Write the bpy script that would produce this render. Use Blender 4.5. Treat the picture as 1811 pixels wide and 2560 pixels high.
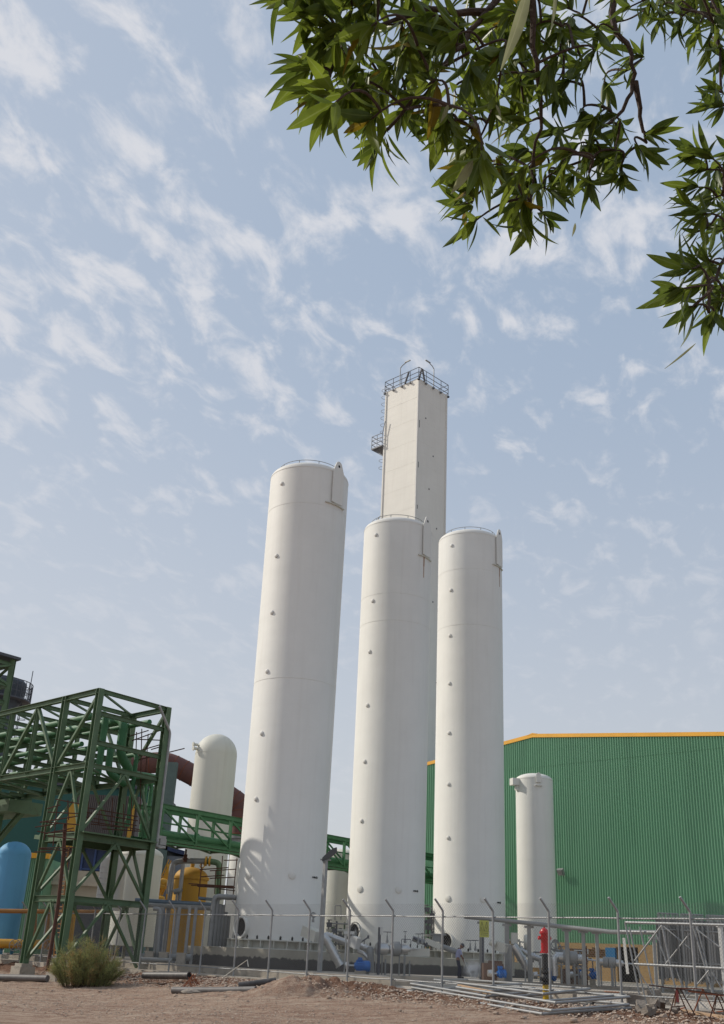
import bpy, math, random
from mathutils import Vector, Matrix, noise
R = math.radians
random.seed(7)
for o in list(bpy.data.objects):
    bpy.data.objects.remove(o)
SC = bpy.context.scene
V = Vector
# ---------------------------------------------------------------- camera
CZ = 0.95
FP = 2576.0
PIT, ROL = R(23.4), R(2.77)
CP = V((0, 0, CZ))
FW = V((0, math.cos(PIT), math.sin(PIT)))
R0 = V((1, 0, 0)); U0 = V((0, -math.sin(PIT), math.cos(PIT)))
RT = math.cos(ROL) * R0 + math.sin(ROL) * U0
UPV = -math.sin(ROL) * R0 + math.cos(ROL) * U0
cd = bpy.data.cameras.new("camera"); cam = bpy.data.objects.new("camera", cd)
SC.collection.objects.link(cam); SC.camera = cam
cd.sensor_fit = 'VERTICAL'; cd.sensor_height = 24.0; cd.lens = 24.0 * FP / 2560.0
cd.clip_start = 0.05; cd.clip_end = 6000
cam.matrix_world = Matrix(((RT.x, UPV.x, -FW.x, 0), (RT.y, UPV.y, -FW.y, 0), (RT.z, UPV.z, -FW.z, CZ), (0, 0, 0, 1)))
# ---------------------------------------------------------------- light, sky, exposure
SUN_EL = R(36); SAZ = V((-0.95, 0.31))
sunv = V((SAZ.x * math.cos(SUN_EL), SAZ.y * math.cos(SUN_EL), math.sin(SUN_EL))).normalized()
sl = bpy.data.lights.new("sun", 'SUN'); sl.energy = 3.0; sl.angle = R(0.6); sl.color = (1.0, 0.93, 0.82)
so = bpy.data.objects.new("sun", sl); SC.collection.objects.link(so)
so.rotation_euler = sunv.to_track_quat('Z', 'Y').to_euler(); so.location = (-40, 20, 60)
SC.view_settings.view_transform = 'Standard'; SC.view_settings.look = 'None'
SC.view_settings.exposure = 0.12; SC.view_settings.gamma = 1.0
SC.cycles.max_bounces = 6; SC.cycles.volume_bounces = 4; SC.cycles.transparent_max_bounces = 8
w = bpy.data.worlds.new("World"); SC.world = w; w.use_nodes = True
nt = w.node_tree; N = nt.nodes; L = nt.links
for n in list(N): N.remove(n)
def nd(t, **k):
    n = N.new(t)
    for a, b in k.items(): setattr(n, a, b)
    return n
def mth(op, a, b=None, clamp=False):
    n = nd('ShaderNodeMath', operation=op); n.use_clamp = clamp
    for i, q in enumerate((a, b)):
        if q is None: continue
        if isinstance(q, (int, float)): n.inputs[i].default_value = q
        else: L.new(q, n.inputs[i])
    return n.outputs[0]
def ss(val, a, b, c=0.0, d=1.0):
    n = nd('ShaderNodeMapRange', interpolation_type='SMOOTHSTEP')
    L.new(val, n.inputs[0])
    for i, q in enumerate((a, b, c, d)): n.inputs[i + 1].default_value = q
    return n.outputs[0]
def mixc(f, a, b):
    n = nd('ShaderNodeMix', data_type='RGBA')
    if isinstance(f, (int, float)): n.inputs[0].default_value = f
    else: L.new(f, n.inputs[0])
    for i, q in ((6, a), (7, b)):
        if isinstance(q, tuple): n.inputs[i].default_value = (*q, 1)
        else: L.new(q, n.inputs[i])
    return n.outputs[2]
out = nd('ShaderNodeOutputWorld'); bg = nd('ShaderNodeBackground'); L.new(bg.outputs[0], out.inputs[0])
sky = nd('ShaderNodeTexSky'); sky.sky_type = 'NISHITA'; sky.sun_disc = False
sky.sun_elevation = SUN_EL; sky.sun_rotation = math.atan2(SAZ.x, SAZ.y)
sky.air_density = 1.3; sky.dust_density = 2.2; sky.ozone_density = 1.5
tc = nd('ShaderNodeTexCoord'); sep = nd('ShaderNodeSeparateXYZ'); L.new(tc.outputs['Generated'], sep.inputs[0])
zz = mth('MAXIMUM', sep.outputs[2], 0.0); den = mth('ADD', zz, 0.16)
cx = mth('DIVIDE', sep.outputs[0], den); cy = mth('DIVIDE', sep.outputs[1], den)
cmb = nd('ShaderNodeCombineXYZ'); L.new(cx, cmb.inputs[0]); L.new(cy, cmb.inputs[1])
def cmap(rot, sc, loc=(0, 0, 0)):
    e = V((math.sin(R(rot)), math.cos(R(rot)), 0)); f = V((e.y, -e.x, 0)); o_ = []
    for ax_, k in ((f, sc[0]), (e, sc[1])):
        d = nd('ShaderNodeVectorMath', operation='DOT_PRODUCT'); L.new(cmb.outputs[0], d.inputs[0]); d.inputs[1].default_value = ax_ * k; o_.append(d.outputs['Value'])
    c = nd('ShaderNodeCombineXYZ'); L.new(mth('ADD', o_[0], loc[0]), c.inputs[0]); L.new(mth('ADD', o_[1], loc[1]), c.inputs[1])
    return c.outputs[0]
def nz(vec, s, det, rough, dist=0.0):
    n = nd('ShaderNodeTexNoise'); L.new(vec, n.inputs['Vector'])
    n.inputs['Scale'].default_value = s; n.inputs['Detail'].default_value = det; n.inputs['Roughness'].default_value = rough
    n.inputs['Distortion'].default_value = dist
    return n.outputs['Fac']
na = nz(cmap(20, (1.25, 0.72, 1), (5.3, 2.2, 0)), 13.5, 9.0, 0.57, 0.4)
nb = nz(cmap(0, (1, 1, 1), (9.0, 4.0, 0)), 1.5, 3.0, 0.5)
nc = nz(cmap(20, (1.1, 0.8, 1), (1.0, 7.0, 0)), 19.0, 7.0, 0.62)
dens = mth('ADD', mth('ADD', mth('MULTIPLY', na, 1.0), mth('MULTIPLY', nc, 0.30)), mth('MULTIPLY', mth('SUBTRACT', nb, 0.5), 0.30))
# more cloud to the upper left, less towards the horizon and the right
lean = mth('MULTIPLY', sep.outputs[0], -0.10)
dens = mth('ADD', dens, lean)
CLO, CHI = 0.62, 0.87
cl = ss(dens, CLO, CHI)
hf = ss(sep.outputs[2], 0.20, 0.58)
cl = mth('MULTIPLY', cl, mth('ADD', mth('MULTIPLY', hf, 0.70), 0.20))
SKS = 0.10
skc = nd('ShaderNodeVectorMath', operation='SCALE'); L.new(sky.outputs[0], skc.inputs[0]); skc.inputs['Scale'].default_value = SKS
BLUE = (0.375, 0.46, 0.585); HAZ = (0.58, 0.60, 0.645); CLD = (0.65, 0.66, 0.70)
hz = ss(sep.outputs[2], 0.02, 0.62)
grad = mixc(hz, HAZ, BLUE)
base = mixc(0.80, skc.outputs[0], grad)
veil = mixc(mth('MULTIPLY', ss(sep.outputs[0], 0.25, -0.6), 0.30), base, HAZ)
fin = mixc(cl, veil, CLD)
L.new(fin, bg.inputs[0]); bg.inputs[1].default_value = 1.0

# ---------------------------------------------------------------- projection helpers (photo pixel -> world point)
def ray(sx, sy):
    return (RT * ((sx - 905.5) / FP) + UPV * ((1280 - sy) / FP) + FW)
def atY(sx, sy, Y):
    d = ray(sx, sy); return CP + d * (Y / d.y)
def atZ(sx, sy, z):
    d = ray(sx, sy); return CP + d * ((z - CZ) / d.z)
def onp(sx, sy, p0, n):
    d = ray(sx, sy); return CP + d * ((p0 - CP).dot(n) / d.dot(n))
def cylhit(sx, sy, c, r):
    d = ray(sx, sy); a = d.x**2 + d.y**2; b = -2 * (d.x * c.x + d.y * c.y); k = c.x**2 + c.y**2 - r * r
    D = b * b - 4 * a * k; t = (-b - math.sqrt(max(D, 0))) / (2 * a)
    return CP + d * t
def zof(p, sy):
    q = V((p[0], p[1], 0)) - CP; k = (1280 - sy) / FP
    # (q.U + z Uz) = k (q.F + z Fz)
    return (k * q.dot(FW) - q.dot(UPV)) / (UPV.z - k * FW.z)
def proj(p):
    q = V(p) - CP; zc = q.dot(FW); return (905.5 + FP * q.dot(RT) / zc, 1280 - FP * q.dot(UPV) / zc)
sq = math.sqrt(0.5)
U = V((sq, -sq, 0)); W = V((sq, sq, 0)); Z = V((0, 0, 1))

F1 = atZ(421, 2430, 0.0); F2 = atZ(1745, 2529, 0.0)
FU = (F2 - F1).normalized(); FN = V((FU.y, -FU.x, 0))           # FN points out of the plant (towards us)
if FN.y > 0: FN = -FN
# ---------------------------------------------------------------- materials
MATS = {}
def mat(name, col, rough=0.6, metal=0.0, var=0.12, vs=3.0, bump=0.0, bs=30.0, col2=None, c2=(0.55, 0.7), stretch=(1, 1, 1), spec=0.5, trans=0.0):
    if name in MATS: return MATS[name]
    m = bpy.data.materials.new(name); m.use_nodes = True; t = m.node_tree; n = t.nodes; l = t.links
    b = n['Principled BSDF']; b.inputs['Roughness'].default_value = rough; b.inputs['Metallic'].default_value = metal
    b.inputs['Specular IOR Level'].default_value = spec
    tcn = n.new('ShaderNodeTexCoord'); mp = n.new('ShaderNodeMapping'); l.new(tcn.outputs['Object'], mp.inputs[0]); mp.inputs['Scale'].default_value = stretch
    nn = n.new('ShaderNodeTexNoise'); l.new(mp.outputs[0], nn.inputs['Vector']); nn.inputs['Scale'].default_value = vs; nn.inputs['Detail'].default_value = 6; nn.inputs['Roughness'].default_value = 0.6
    mr = n.new('ShaderNodeMapRange'); l.new(nn.outputs['Fac'], mr.inputs[0]); mr.inputs[1].default_value = 0.25; mr.inputs[2].default_value = 0.75
    mr.inputs[3].default_value = 1 - var; mr.inputs[4].default_value = 1 + var
    sc = n.new('ShaderNodeVectorMath'); sc.operation = 'SCALE'; sc.inputs[0].default_value = col; l.new(mr.outputs[0], sc.inputs['Scale'])
    outc = sc.outputs[0]
    if col2:
        n2 = n.new('ShaderNodeTexNoise'); l.new(mp.outputs[0], n2.inputs['Vector']); n2.inputs['Scale'].default_value = vs * 1.7; n2.inputs['Detail'].default_value = 8; n2.inputs['Roughness'].default_value = 0.65
        r2 = n.new('ShaderNodeMapRange'); l.new(n2.outputs['Fac'], r2.inputs[0]); r2.inputs[1].default_value = c2[0]; r2.inputs[2].default_value = c2[1]
        mx = n.new('ShaderNodeMix'); mx.data_type = 'RGBA'; l.new(r2.outputs[0], mx.inputs[0]); l.new(outc, mx.inputs[6]); mx.inputs[7].default_value = (*col2, 1)
        outc = mx.outputs[2]
    l.new(outc, b.inputs['Base Color'])
    if bump > 0:
        nb_ = n.new('ShaderNodeTexNoise'); l.new(tcn.outputs['Object'], nb_.inputs['Vector']); nb_.inputs['Scale'].default_value = bs; nb_.inputs['Detail'].default_value = 5
        bp = n.new('ShaderNodeBump'); bp.inputs['Strength'].default_value = bump; bp.inputs['Distance'].default_value = 0.05
        l.new(nb_.outputs['Fac'], bp.inputs['Height']); l.new(bp.outputs[0], b.inputs['Normal'])
    if trans > 0:
        tr = n.new('ShaderNodeBsdfTranslucent'); l.new(outc, tr.inputs[0]); ad = n.new('ShaderNodeMixShader'); ad.inputs[0].default_value = trans
        l.new(b.outputs[0], ad.inputs[1]); l.new(tr.outputs[0], ad.inputs[2]); l.new(ad.outputs[0], n['Material Output'].inputs[0])
    MATS[name] = m; return m
def tankmat(name, col, dirt):
    m = mat(name, col, 0.6, 0, 0.04, 0.5, 0, 1, spec=0.25)
    t = m.node_tree; n = t.nodes; l = t.links; b = n['Principled BSDF']
    tcn = n.new('ShaderNodeTexCoord')
    mp = n.new('ShaderNodeMapping'); l.new(tcn.outputs['Object'], mp.inputs[0]); mp.inputs['Scale'].default_value = (2.2, 2.2, 0.12)
    s = n.new('ShaderNodeTexNoise'); l.new(mp.outputs[0], s.inputs['Vector']); s.inputs['Scale'].default_value = 1.6; s.inputs['Detail'].default_value = 7
    r = n.new('ShaderNodeMapRange'); l.new(s.outputs['Fac'], r.inputs[0]); r.inputs[1].default_value = 0.5; r.inputs[2].default_value = 0.8; r.inputs[3].default_value = 0; r.inputs[4].default_value = 0.4
    old = b.inputs['Base Color'].links[0].from_socket
    mx = n.new('ShaderNodeMix'); mx.data_type = 'RGBA'; l.new(r.outputs[0], mx.inputs[0]); l.new(old, mx.inputs[6]); mx.inputs[7].default_value = (*dirt, 1)
    l.new(mx.outputs[2], b.inputs['Base Color'])
    mq = n.new('ShaderNodeMapping'); l.new(tcn.outputs['Object'], mq.inputs[0]); mq.inputs['Scale'].default_value = (0.35, 0.35, 1.3)
    q = n.new('ShaderNodeTexNoise'); l.new(mq.outputs[0], q.inputs['Vector']); q.inputs['Scale'].default_value = 1.2; q.inputs['Detail'].default_value = 3
    bp = n.new('ShaderNodeBump'); bp.inputs['Strength'].default_value = 0.16; bp.inputs['Distance'].default_value = 0.08
    l.new(q.outputs['Fac'], bp.inputs['Height']); l.new(bp.outputs[0], b.inputs['Normal'])
    return m
M_TANK = tankmat('white_tank_paint', (0.69, 0.68, 0.64), (0.60, 0.58, 0.53))
M_TANKG = tankmat('cream_tank_paint', (0.58, 0.575, 0.515), (0.45, 0.43, 0.37))
M_BOX = tankmat('cream_panel_paint', (0.74, 0.725, 0.665), (0.64, 0.61, 0.55))
M_BLUETANK = tankmat('sky_blue_paint', (0.12, 0.35, 0.57), (0.10, 0.26, 0.44))
M_OCHRE = tankmat('ochre_paint', (0.47, 0.26, 0.04), (0.30, 0.17, 0.05))
M_GREENS = mat('green_structural_paint', (0.078, 0.135, 0.068), 0.6, 0, 0.25, 1.5, 0, 1, (0.07, 0.045, 0.03), (0.62, 0.78))
M_GREENP = mat('bright_green_pipe_paint', (0.035, 0.14, 0.055), 0.62, 0, 0.15, 1.5, 0, 1, (0.02, 0.09, 0.035))
M_GREYP = mat('grey_pipe_paint', (0.24, 0.245, 0.24), 0.5, 0.1, 0.15, 2, 0, 1, (0.16, 0.13, 0.11), (0.6, 0.8))
M_GALV = mat('galvanised_steel', (0.29, 0.295, 0.295), 0.5, 0.3, 0.18, 4, 0, 1, (0.30, 0.28, 0.26), (0.55, 0.8))
M_SILVER = mat('aluminium_cladding', (0.50, 0.50, 0.49), 0.30, 0.75, 0.15, 2.5, 0.15, 6)
M_RUST = mat('rusty_steel', (0.075, 0.030, 0.018), 0.85, 0, 0.35, 6, 0, 1)
M_RUSTO = mat('orange_rusty_steel', (0.22, 0.065, 0.025), 0.85, 0, 0.35, 8, 0, 1)
M_DUCT = mat('red_brown_duct', (0.115, 0.048, 0.040), 0.75, 0, 0.2, 1.2, 0, 1, (0.08, 0.045, 0.04))
M_YEL = mat('yellow_paint', (0.50, 0.27, 0.03), 0.5, 0, 0.15, 2, 0, 1, (0.30, 0.14, 0.03))
M_ORG = mat('orange_trim_paint', (0.84, 0.42, 0.04), 0.5, 0, 0.08, 1)
M_ORGD = mat('orange_pipe_paint', (0.30, 0.14, 0.035), 0.55, 0, 0.2, 1.5)
M_BLK = mat('black_rubber', (0.016, 0.016, 0.017), 0.6, 0, 0.2, 3)
M_DARK = mat('dark_opening', (0.012, 0.012, 0.013), 0.9, 0, 0.1, 3)
M_BLUEM = mat('blue_motor_paint', (0.012, 0.115, 0.38), 0.4, 0, 0.15, 5)
M_BLUEP = mat('blue_panel_paint', (0.01, 0.12, 0.27), 0.5, 0, 0.1, 3)
M_CONC = mat('concrete', (0.38, 0.335, 0.275), 0.9, 0, 0.18, 1.5, 0.5, 12, (0.20, 0.18, 0.155), (0.52, 0.72))
M_PAVE = mat('dusty_paving', (0.43, 0.375, 0.31), 0.95, 0, 0.15, 0.8, 0.4, 8, (0.23, 0.19, 0.155), (0.5, 0.7))
M_BROWNB = mat('brown_block_paint', (0.17, 0.105, 0.075), 0.85, 0, 0.2, 2, 0.3, 12)
M_TEAL = mat('teal_wall', (0.022, 0.10, 0.085), 0.7, 0, 0.06, 0.3)
M_SLATE = mat('slate_wall', (0.075, 0.08, 0.095), 0.7, 0, 0.15, 0.6)
M_NAVY = mat('navy_cladding', (0.018, 0.033, 0.09), 0.6, 0, 0.15, 1)
M_BEIGE = mat('beige_plaster', (0.48, 0.42, 0.34), 0.9, 0, 0.1, 0.8, 0.2, 5, (0.36, 0.30, 0.24), (0.58, 0.75))
M_SILO = mat('blue_grey_silo', (0.055, 0.068, 0.085), 0.6, 0, 0.15, 0.6)
M_WHITE = mat('white_paint', (0.52, 0.52, 0.50), 0.5, 0, 0.08, 2)
M_RED = mat('red_hydrant_paint', (0.52, 0.008, 0.012), 0.32, 0, 0.08, 6)
M_SIGN = mat('sign_yellow', (0.42, 0.43, 0.08), 0.5, 0, 0.06, 4)
M_INK = mat('black_ink', (0.015, 0.015, 0.015), 0.6, 0, 0.05, 4)
M_BARK = mat('brown_bark', (0.075, 0.048, 0.036), 0.9, 0, 0.3, 12, 0.4, 60)
M_ROCK = mat('pale_rock', (0.34, 0.26, 0.20), 0.95, 0, 0.25, 4, 0.5, 15)
M_RUB = mat('grey_rubble', (0.23, 0.20, 0.17), 0.95, 0, 0.25, 5, 0.5, 15)
M_WOOD = mat('weathered_wood', (0.42, 0.28, 0.17), 0.85, 0, 0.2, 4)
M_SKIN = mat('skin', (0.20, 0.10, 0.065), 0.6, 0, 0.05, 4)
M_SHIRT = mat('lavender_cloth', (0.33, 0.34, 0.50), 0.9, 0, 0.1, 6)
M_TROU = mat('navy_cloth', (0.022, 0.026, 0.05), 0.9, 0, 0.15, 6)
M_STEELB = mat('blue_grey_pipe', (0.12, 0.16, 0.20), 0.4, 0.2, 0.15, 3)
M_WIRE = mat('galvanised_wire', (0.26, 0.26, 0.25), 0.6, 0.2, 0.1, 5)
M_CORR = mat('green_corrugated_paint', (0.155, 0.335, 0.205), 0.34, 0, 0.08, 0.5, 0, 1, (0.13, 0.285, 0.175), (0.5, 0.75), stretch=(1, 1, 0.15))
M_RAILS = mat('weathered_grey_rail', (0.15, 0.165, 0.19), 0.6, 0, 0.1, 2)
M_LENS = mat('lamp_glass', (0.25, 0.26, 0.27), 0.1, 0.2, 0.05, 4)

def dirtmat():
    m = bpy.data.materials.new('red_brown_gravelly_dirt'); m.use_nodes = True; t = m.node_tree; n = t.nodes; l = t.links; b = n['Principled BSDF']
    b.inputs['Roughness'].default_value = 0.97; b.inputs['Specular IOR Level'].default_value = 0.1
    tcn = n.new('ShaderNodeTexCoord')
    def no(s, d, r=0.6):
        q = n.new('ShaderNodeTexNoise'); l.new(tcn.outputs['Object'], q.inputs['Vector']); q.inputs['Scale'].default_value = s; q.inputs['Detail'].default_value = d; q.inputs['Roughness'].default_value = r; return q.outputs['Fac']
    def rmp(f, a, b_):
        r = n.new('ShaderNodeMapRange'); l.new(f, r.inputs[0]); r.inputs[1].default_value = a; r.inputs[2].default_value = b_; return r.outputs[0]
    def mx(f, a, c):
        q = n.new('ShaderNodeMix'); q.data_type = 'RGBA'; l.new(f, q.inputs[0])
        for i, s in ((6, a), (7, c)):
            if isinstance(s, tuple): q.inputs[i].default_value = (*s, 1)
            else: l.new(s, q.inputs[i])
        return q.outputs[2]
    c = mx(rmp(no(0.35, 6), 0.35, 0.65), (0.37, 0.245, 0.178), (0.49, 0.365, 0.275))
    c = mx(rmp(no(2.6, 8, 0.7), 0.42, 0.66), c, (0.25, 0.14, 0.098))
    c = mx(rmp(no(7, 6, 0.75), 0.50, 0.62), c, (0.29, 0.185, 0.138)); c = mx(rmp(no(22, 4, 0.7), 0.52, 0.66), c, (0.60, 0.48, 0.38))
    vo = n.new('ShaderNodeTexVoronoi'); l.new(tcn.outputs['Object'], vo.inputs['Vector']); vo.inputs['Scale'].default_value = 16
    c = mx(rmp(vo.outputs['Distance'], 0.22, 0.12), c, (0.56, 0.46, 0.37))
    mpg = n.new('ShaderNodeMapping'); l.new(tcn.outputs['Object'], mpg.inputs[0]); mpg.inputs['Rotation'].default_value = (0, 0, R(45)); mpg.inputs['Scale'].default_value = (0.35, 2.6, 1)
    qs = n.new('ShaderNodeTexNoise'); l.new(mpg.outputs[0], qs.inputs['Vector']); qs.inputs['Scale'].default_value = 1.3; qs.inputs['Detail'].default_value = 7; qs.inputs['Roughness'].default_value = 0.65
    c = mx(rmp(qs.outputs['Fac'], 0.50, 0.66), c, (0.52, 0.41, 0.32)); c = mx(rmp(qs.outputs['Fac'], 0.46, 0.34), c, (0.27, 0.175, 0.13))
    # loose darker soil dug up beside the fence, paler compacted track further out
    g_ = n.new('ShaderNodeNewGeometry'); dt = n.new('ShaderNodeVectorMath'); dt.operation = 'DOT_PRODUCT'; l.new(g_.outputs['Position'], dt.inputs[0]); dt.inputs[1].default_value = FN
    a1 = n.new('ShaderNodeMath'); a1.operation = 'MULTIPLY_ADD'; l.new(no(0.8, 6, 0.7), a1.inputs[0]); a1.inputs[1].default_value = 3.2; l.new(dt.outputs['Value'], a1.inputs[2])
    t0 = F1.dot(FN) + 1.6; c = mx(rmp(a1.outputs[0], t0 + 3.1, t0 + 2.0), c, mx(rmp(no(6, 6, 0.7), 0.4, 0.62), (0.15, 0.078, 0.052), (0.26, 0.155, 0.105)))
    c = mx(rmp(no(30, 3, 0.7), 0.60, 0.68), c, (0.50, 0.40, 0.32))
    l.new(c, b.inputs['Base Color'])
    bp = n.new('ShaderNodeBump'); bp.inputs['Strength'].default_value = 1.0; bp.inputs['Distance'].default_value = 0.08
    ad = n.new('ShaderNodeMath'); ad.operation = 'ADD'; l.new(no(9, 8, 0.75), ad.inputs[0]); l.new(no(40, 4), ad.inputs[1])
    l.new(ad.outputs[0], bp.inputs['Height']); l.new(bp.outputs[0], b.inputs['Normal']); return m
M_DIRT = dirtmat()
def brickmat(name, c1, c2, mo):
    m = bpy.data.materials.new(name); m.use_nodes = True; t = m.node_tree; n = t.nodes; l = t.links; b = n['Principled BSDF']
    b.inputs['Roughness'].default_value = 0.9
    g = n.new('ShaderNodeNewGeometry')
    dt = n.new('ShaderNodeVectorMath'); dt.operation = 'DOT_PRODUCT'; l.new(g.outputs['Position'], dt.inputs[0]); dt.inputs[1].default_value = U
    sp = n.new('ShaderNodeSeparateXYZ'); l.new(g.outputs['Position'], sp.inputs[0])
    cb = n.new('ShaderNodeCombineXYZ'); l.new(dt.outputs['Value'], cb.inputs[0]); l.new(sp.outputs[2], cb.inputs[1])
    bt = n.new('ShaderNodeTexBrick'); l.new(cb.outputs[0], bt.inputs['Vector']); bt.inputs['Scale'].default_value = 4.4
    bt.inputs['Mortar Size'].default_value = 0.03; bt.inputs['Color1'].default_value = (*c1, 1); bt.inputs['Color2'].default_value = (*c2, 1); bt.inputs['Mortar'].default_value = (*mo, 1)
    l.new(bt.outputs['Color'], b.inputs['Base Color']); return m
M_BRICK = brickmat('yellow_brick', (0.42, 0.28, 0.12), (0.32, 0.20, 0.08), (0.11, 0.085, 0.06))
def plinthmat():
    m = mat('stained_plinth', (0.36, 0.33, 0.27), 0.9, 0, 0.15, 1.5, 0.5, 12)
    t = m.node_tree; n = t.nodes; l = t.links; b = n['Principled BSDF']
    g = n.new('ShaderNodeNewGeometry'); sp = n.new('ShaderNodeSeparateXYZ'); l.new(g.outputs['Position'], sp.inputs[0])
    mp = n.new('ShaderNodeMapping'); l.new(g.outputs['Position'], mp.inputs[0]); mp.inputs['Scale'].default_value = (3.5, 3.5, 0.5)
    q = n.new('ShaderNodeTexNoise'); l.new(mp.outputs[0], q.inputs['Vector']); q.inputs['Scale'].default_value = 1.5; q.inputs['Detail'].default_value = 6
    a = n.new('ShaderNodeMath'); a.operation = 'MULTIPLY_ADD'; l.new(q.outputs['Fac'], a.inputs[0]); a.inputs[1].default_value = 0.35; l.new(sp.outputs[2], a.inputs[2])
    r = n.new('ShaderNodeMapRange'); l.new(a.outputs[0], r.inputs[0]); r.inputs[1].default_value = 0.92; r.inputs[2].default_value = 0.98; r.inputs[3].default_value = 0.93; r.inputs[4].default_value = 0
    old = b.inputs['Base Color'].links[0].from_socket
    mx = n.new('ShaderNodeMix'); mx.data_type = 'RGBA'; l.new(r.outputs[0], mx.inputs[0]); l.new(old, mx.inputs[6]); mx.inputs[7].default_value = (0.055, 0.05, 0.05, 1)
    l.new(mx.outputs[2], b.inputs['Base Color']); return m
M_PLINTH = plinthmat()

# ---------------------------------------------------------------- mesh builder
class MB:
    def __init__(s): s.v = []; s.f = []; s.m = []; s.cur = 0
    def add(s, vs, fs):
        b = len(s.v); s.v += [V(q) for q in vs]; s.f += [tuple(i + b for i in q) for q in fs]; s.m += [s.cur] * len(fs); return s
    def box(s, c, sx, sy, sz, ax=V((1, 0, 0)), ay=None, az=Z):
        c = V(c)
        if ay is None: ay = az.cross(ax)
        vs = [c + ax * (a * sx / 2) + ay * (b * sy / 2) + az * (d * sz / 2) for a in (-1, 1) for b in (-1, 1) for d in (-1, 1)]
        return s.add(vs, [(0, 1, 3, 2), (4, 6, 7, 5), (0, 4, 5, 1), (2, 3, 7, 6), (0, 2, 6, 4), (1, 5, 7, 3)])
    def frame(s, p, q, up=Z):
        d = (q - p).normalized()
        if abs(d.dot(up)) > 0.98: up = U
        a = d.cross(up).normalized(); return d, a, a.cross(d).normalized()
    def bar(s, p, q, w_, h=None, up=Z):
        p, q = V(p), V(q); h = h or w_; d, a, b = s.frame(p, q, up)
        return s.box((p + q) / 2, (q - p).length, w_, h, d, a, b)
    def ibeam(s, p, q, w_, h, t=0.0, up=Z):
        p, q = V(p), V(q); d, a, b = s.frame(p, q, up); ln = (q - p).length; c = (p + q) / 2; t = t or max(0.018, w_ * 0.09)
        s.box(c + b * (h / 2 - t / 2), ln, w_, t, d, a, b); s.box(c - b * (h / 2 - t / 2), ln, w_, t, d, a, b)
        return s.box(c, ln, t, h - 2 * t, d, a, b)
    def tube(s, pts, r, n=10, cap=True, closed=False):
        pts = [V(p) for p in pts]; rings = []; k = len(pts); pa = None
        rr = r if isinstance(r, (list, tuple)) else [r] * k
        for i, p in enumerate(pts):
            if closed: d = (pts[(i + 1) % k] - pts[i - 1]).normalized()
            elif i == 0: d = (pts[1] - p).normalized()
            elif i == k - 1: d = (p - pts[-2]).normalized()
            else: d = ((pts[i + 1] - p).normalized() + (p - pts[i - 1]).normalized()).normalized()
            if pa is None:
                up = Z if abs(d.z) < 0.9 else V((1, 0.1, 0)); a = d.cross(up).normalized()
            else:
                a = (pa - d * pa.dot(d)).normalized()
            pa = a; b = d.cross(a)
            rings.append([p + (a * math.cos(6.28318 * j / n) + b * math.sin(6.28318 * j / n)) * rr[i] for j in range(n)])
        vs = [q for g in rings for q in g]; fs = []
        for i in range(k if closed else k - 1):
            for j in range(n):
                a0 = i * n + j; a1 = i * n + (j + 1) % n; b0 = ((i + 1) % k) * n + j; b1 = ((i + 1) % k) * n + (j + 1) % n
                fs.append((a0, a1, b1, b0))
        if cap and not closed: fs += [tuple(range(n - 1, -1, -1)), tuple((k - 1) * n + j for j in range(n))]
        return s.add(vs, fs)
    def pipe(s, pts, r, n=12, bend=None, cap=True):
        pts = [V(p) for p in pts]; bend = bend or r * 2.2; o_ = [pts[0]]
        for i in range(1, len(pts) - 1):
            p = pts[i]; a = (pts[i - 1] - p); b = (pts[i + 1] - p); k = min(bend, a.length * .48, b.length * .48)
            a = p + a.normalized() * k; b = p + b.normalized() * k
            for j in range(6):
                t_ = j / 5; o_.append(a * (1 - t_)**2 + p * 2 * t_ * (1 - t_) + b * t_ * t_)
        o_.append(pts[-1]); return s.tube(o_, r, n, cap)
    def ring(s, c, axis, R_, r, n=24, m=6):
        axis = V(axis).normalized(); up = Z if abs(axis.z) < 0.9 else V((1, 0, 0)); a = axis.cross(up).normalized(); b = axis.cross(a)
        return s.tube([V(c) + (a * math.cos(6.28318 * i / n) + b * math.sin(6.28318 * i / n)) * R_ for i in range(n)], r, m, False, True)
    def lathe(s, c, prof, n=48, axis=Z, a0=0.0, a1=6.2831853):
        c = V(c); axis = V(axis).normalized(); up = V((0, -1, 0)) if abs(axis.z) > 0.9 else Z
        a = (up - axis * up.dot(axis)).normalized(); b = axis.cross(a); full = abs(a1 - a0 - 6.2831853) < 1e-3; cols = n if full else n + 1
        vs = []
        for r_, h in prof:
            for j in range(cols):
                t_ = a0 + (a1 - a0) * j / n; vs.append(c + (a * math.cos(t_) + b * math.sin(t_)) * r_ + axis * h)
        fs = []
        for i in range(len(prof) - 1):
            for j in range(n):
                j2 = (j + 1) % cols; fs.append((i * cols + j, i * cols + j2, (i + 1) * cols + j2, (i + 1) * cols + j))
        return s.add(vs, fs)
    def prism(s, pts, d):
        pts = [V(p) for p in pts]; d = V(d); k = len(pts)
        return s.add(pts + [p + d for p in pts], [tuple(range(k))[::-1], tuple(range(k, 2 * k))] + [(i, (i + 1) % k, k + (i + 1) % k, k + i) for i in range(k)])
    def ico(s, c, r, jit=0.0, sc=(1, 1, 1), sub=1, seed=0):
        import bmesh
        bm = bmesh.new(); bmesh.ops.create_icosphere(bm, subdivisions=sub, radius=1.0); c = V(c)
        vs = []
        for q in bm.verts:
            k = 1 + jit * (noise.noise(q.co * 1.6 + V((seed * 3.1, seed * 1.7, 0))) * 1.6); vs.append(c + V((q.co.x * sc[0], q.co.y * sc[1], q.co.z * sc[2])) * r * k)
        fs = [tuple(x.index for x in f.verts) for f in bm.faces]; bm.free(); return s.add(vs, fs)

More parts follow.
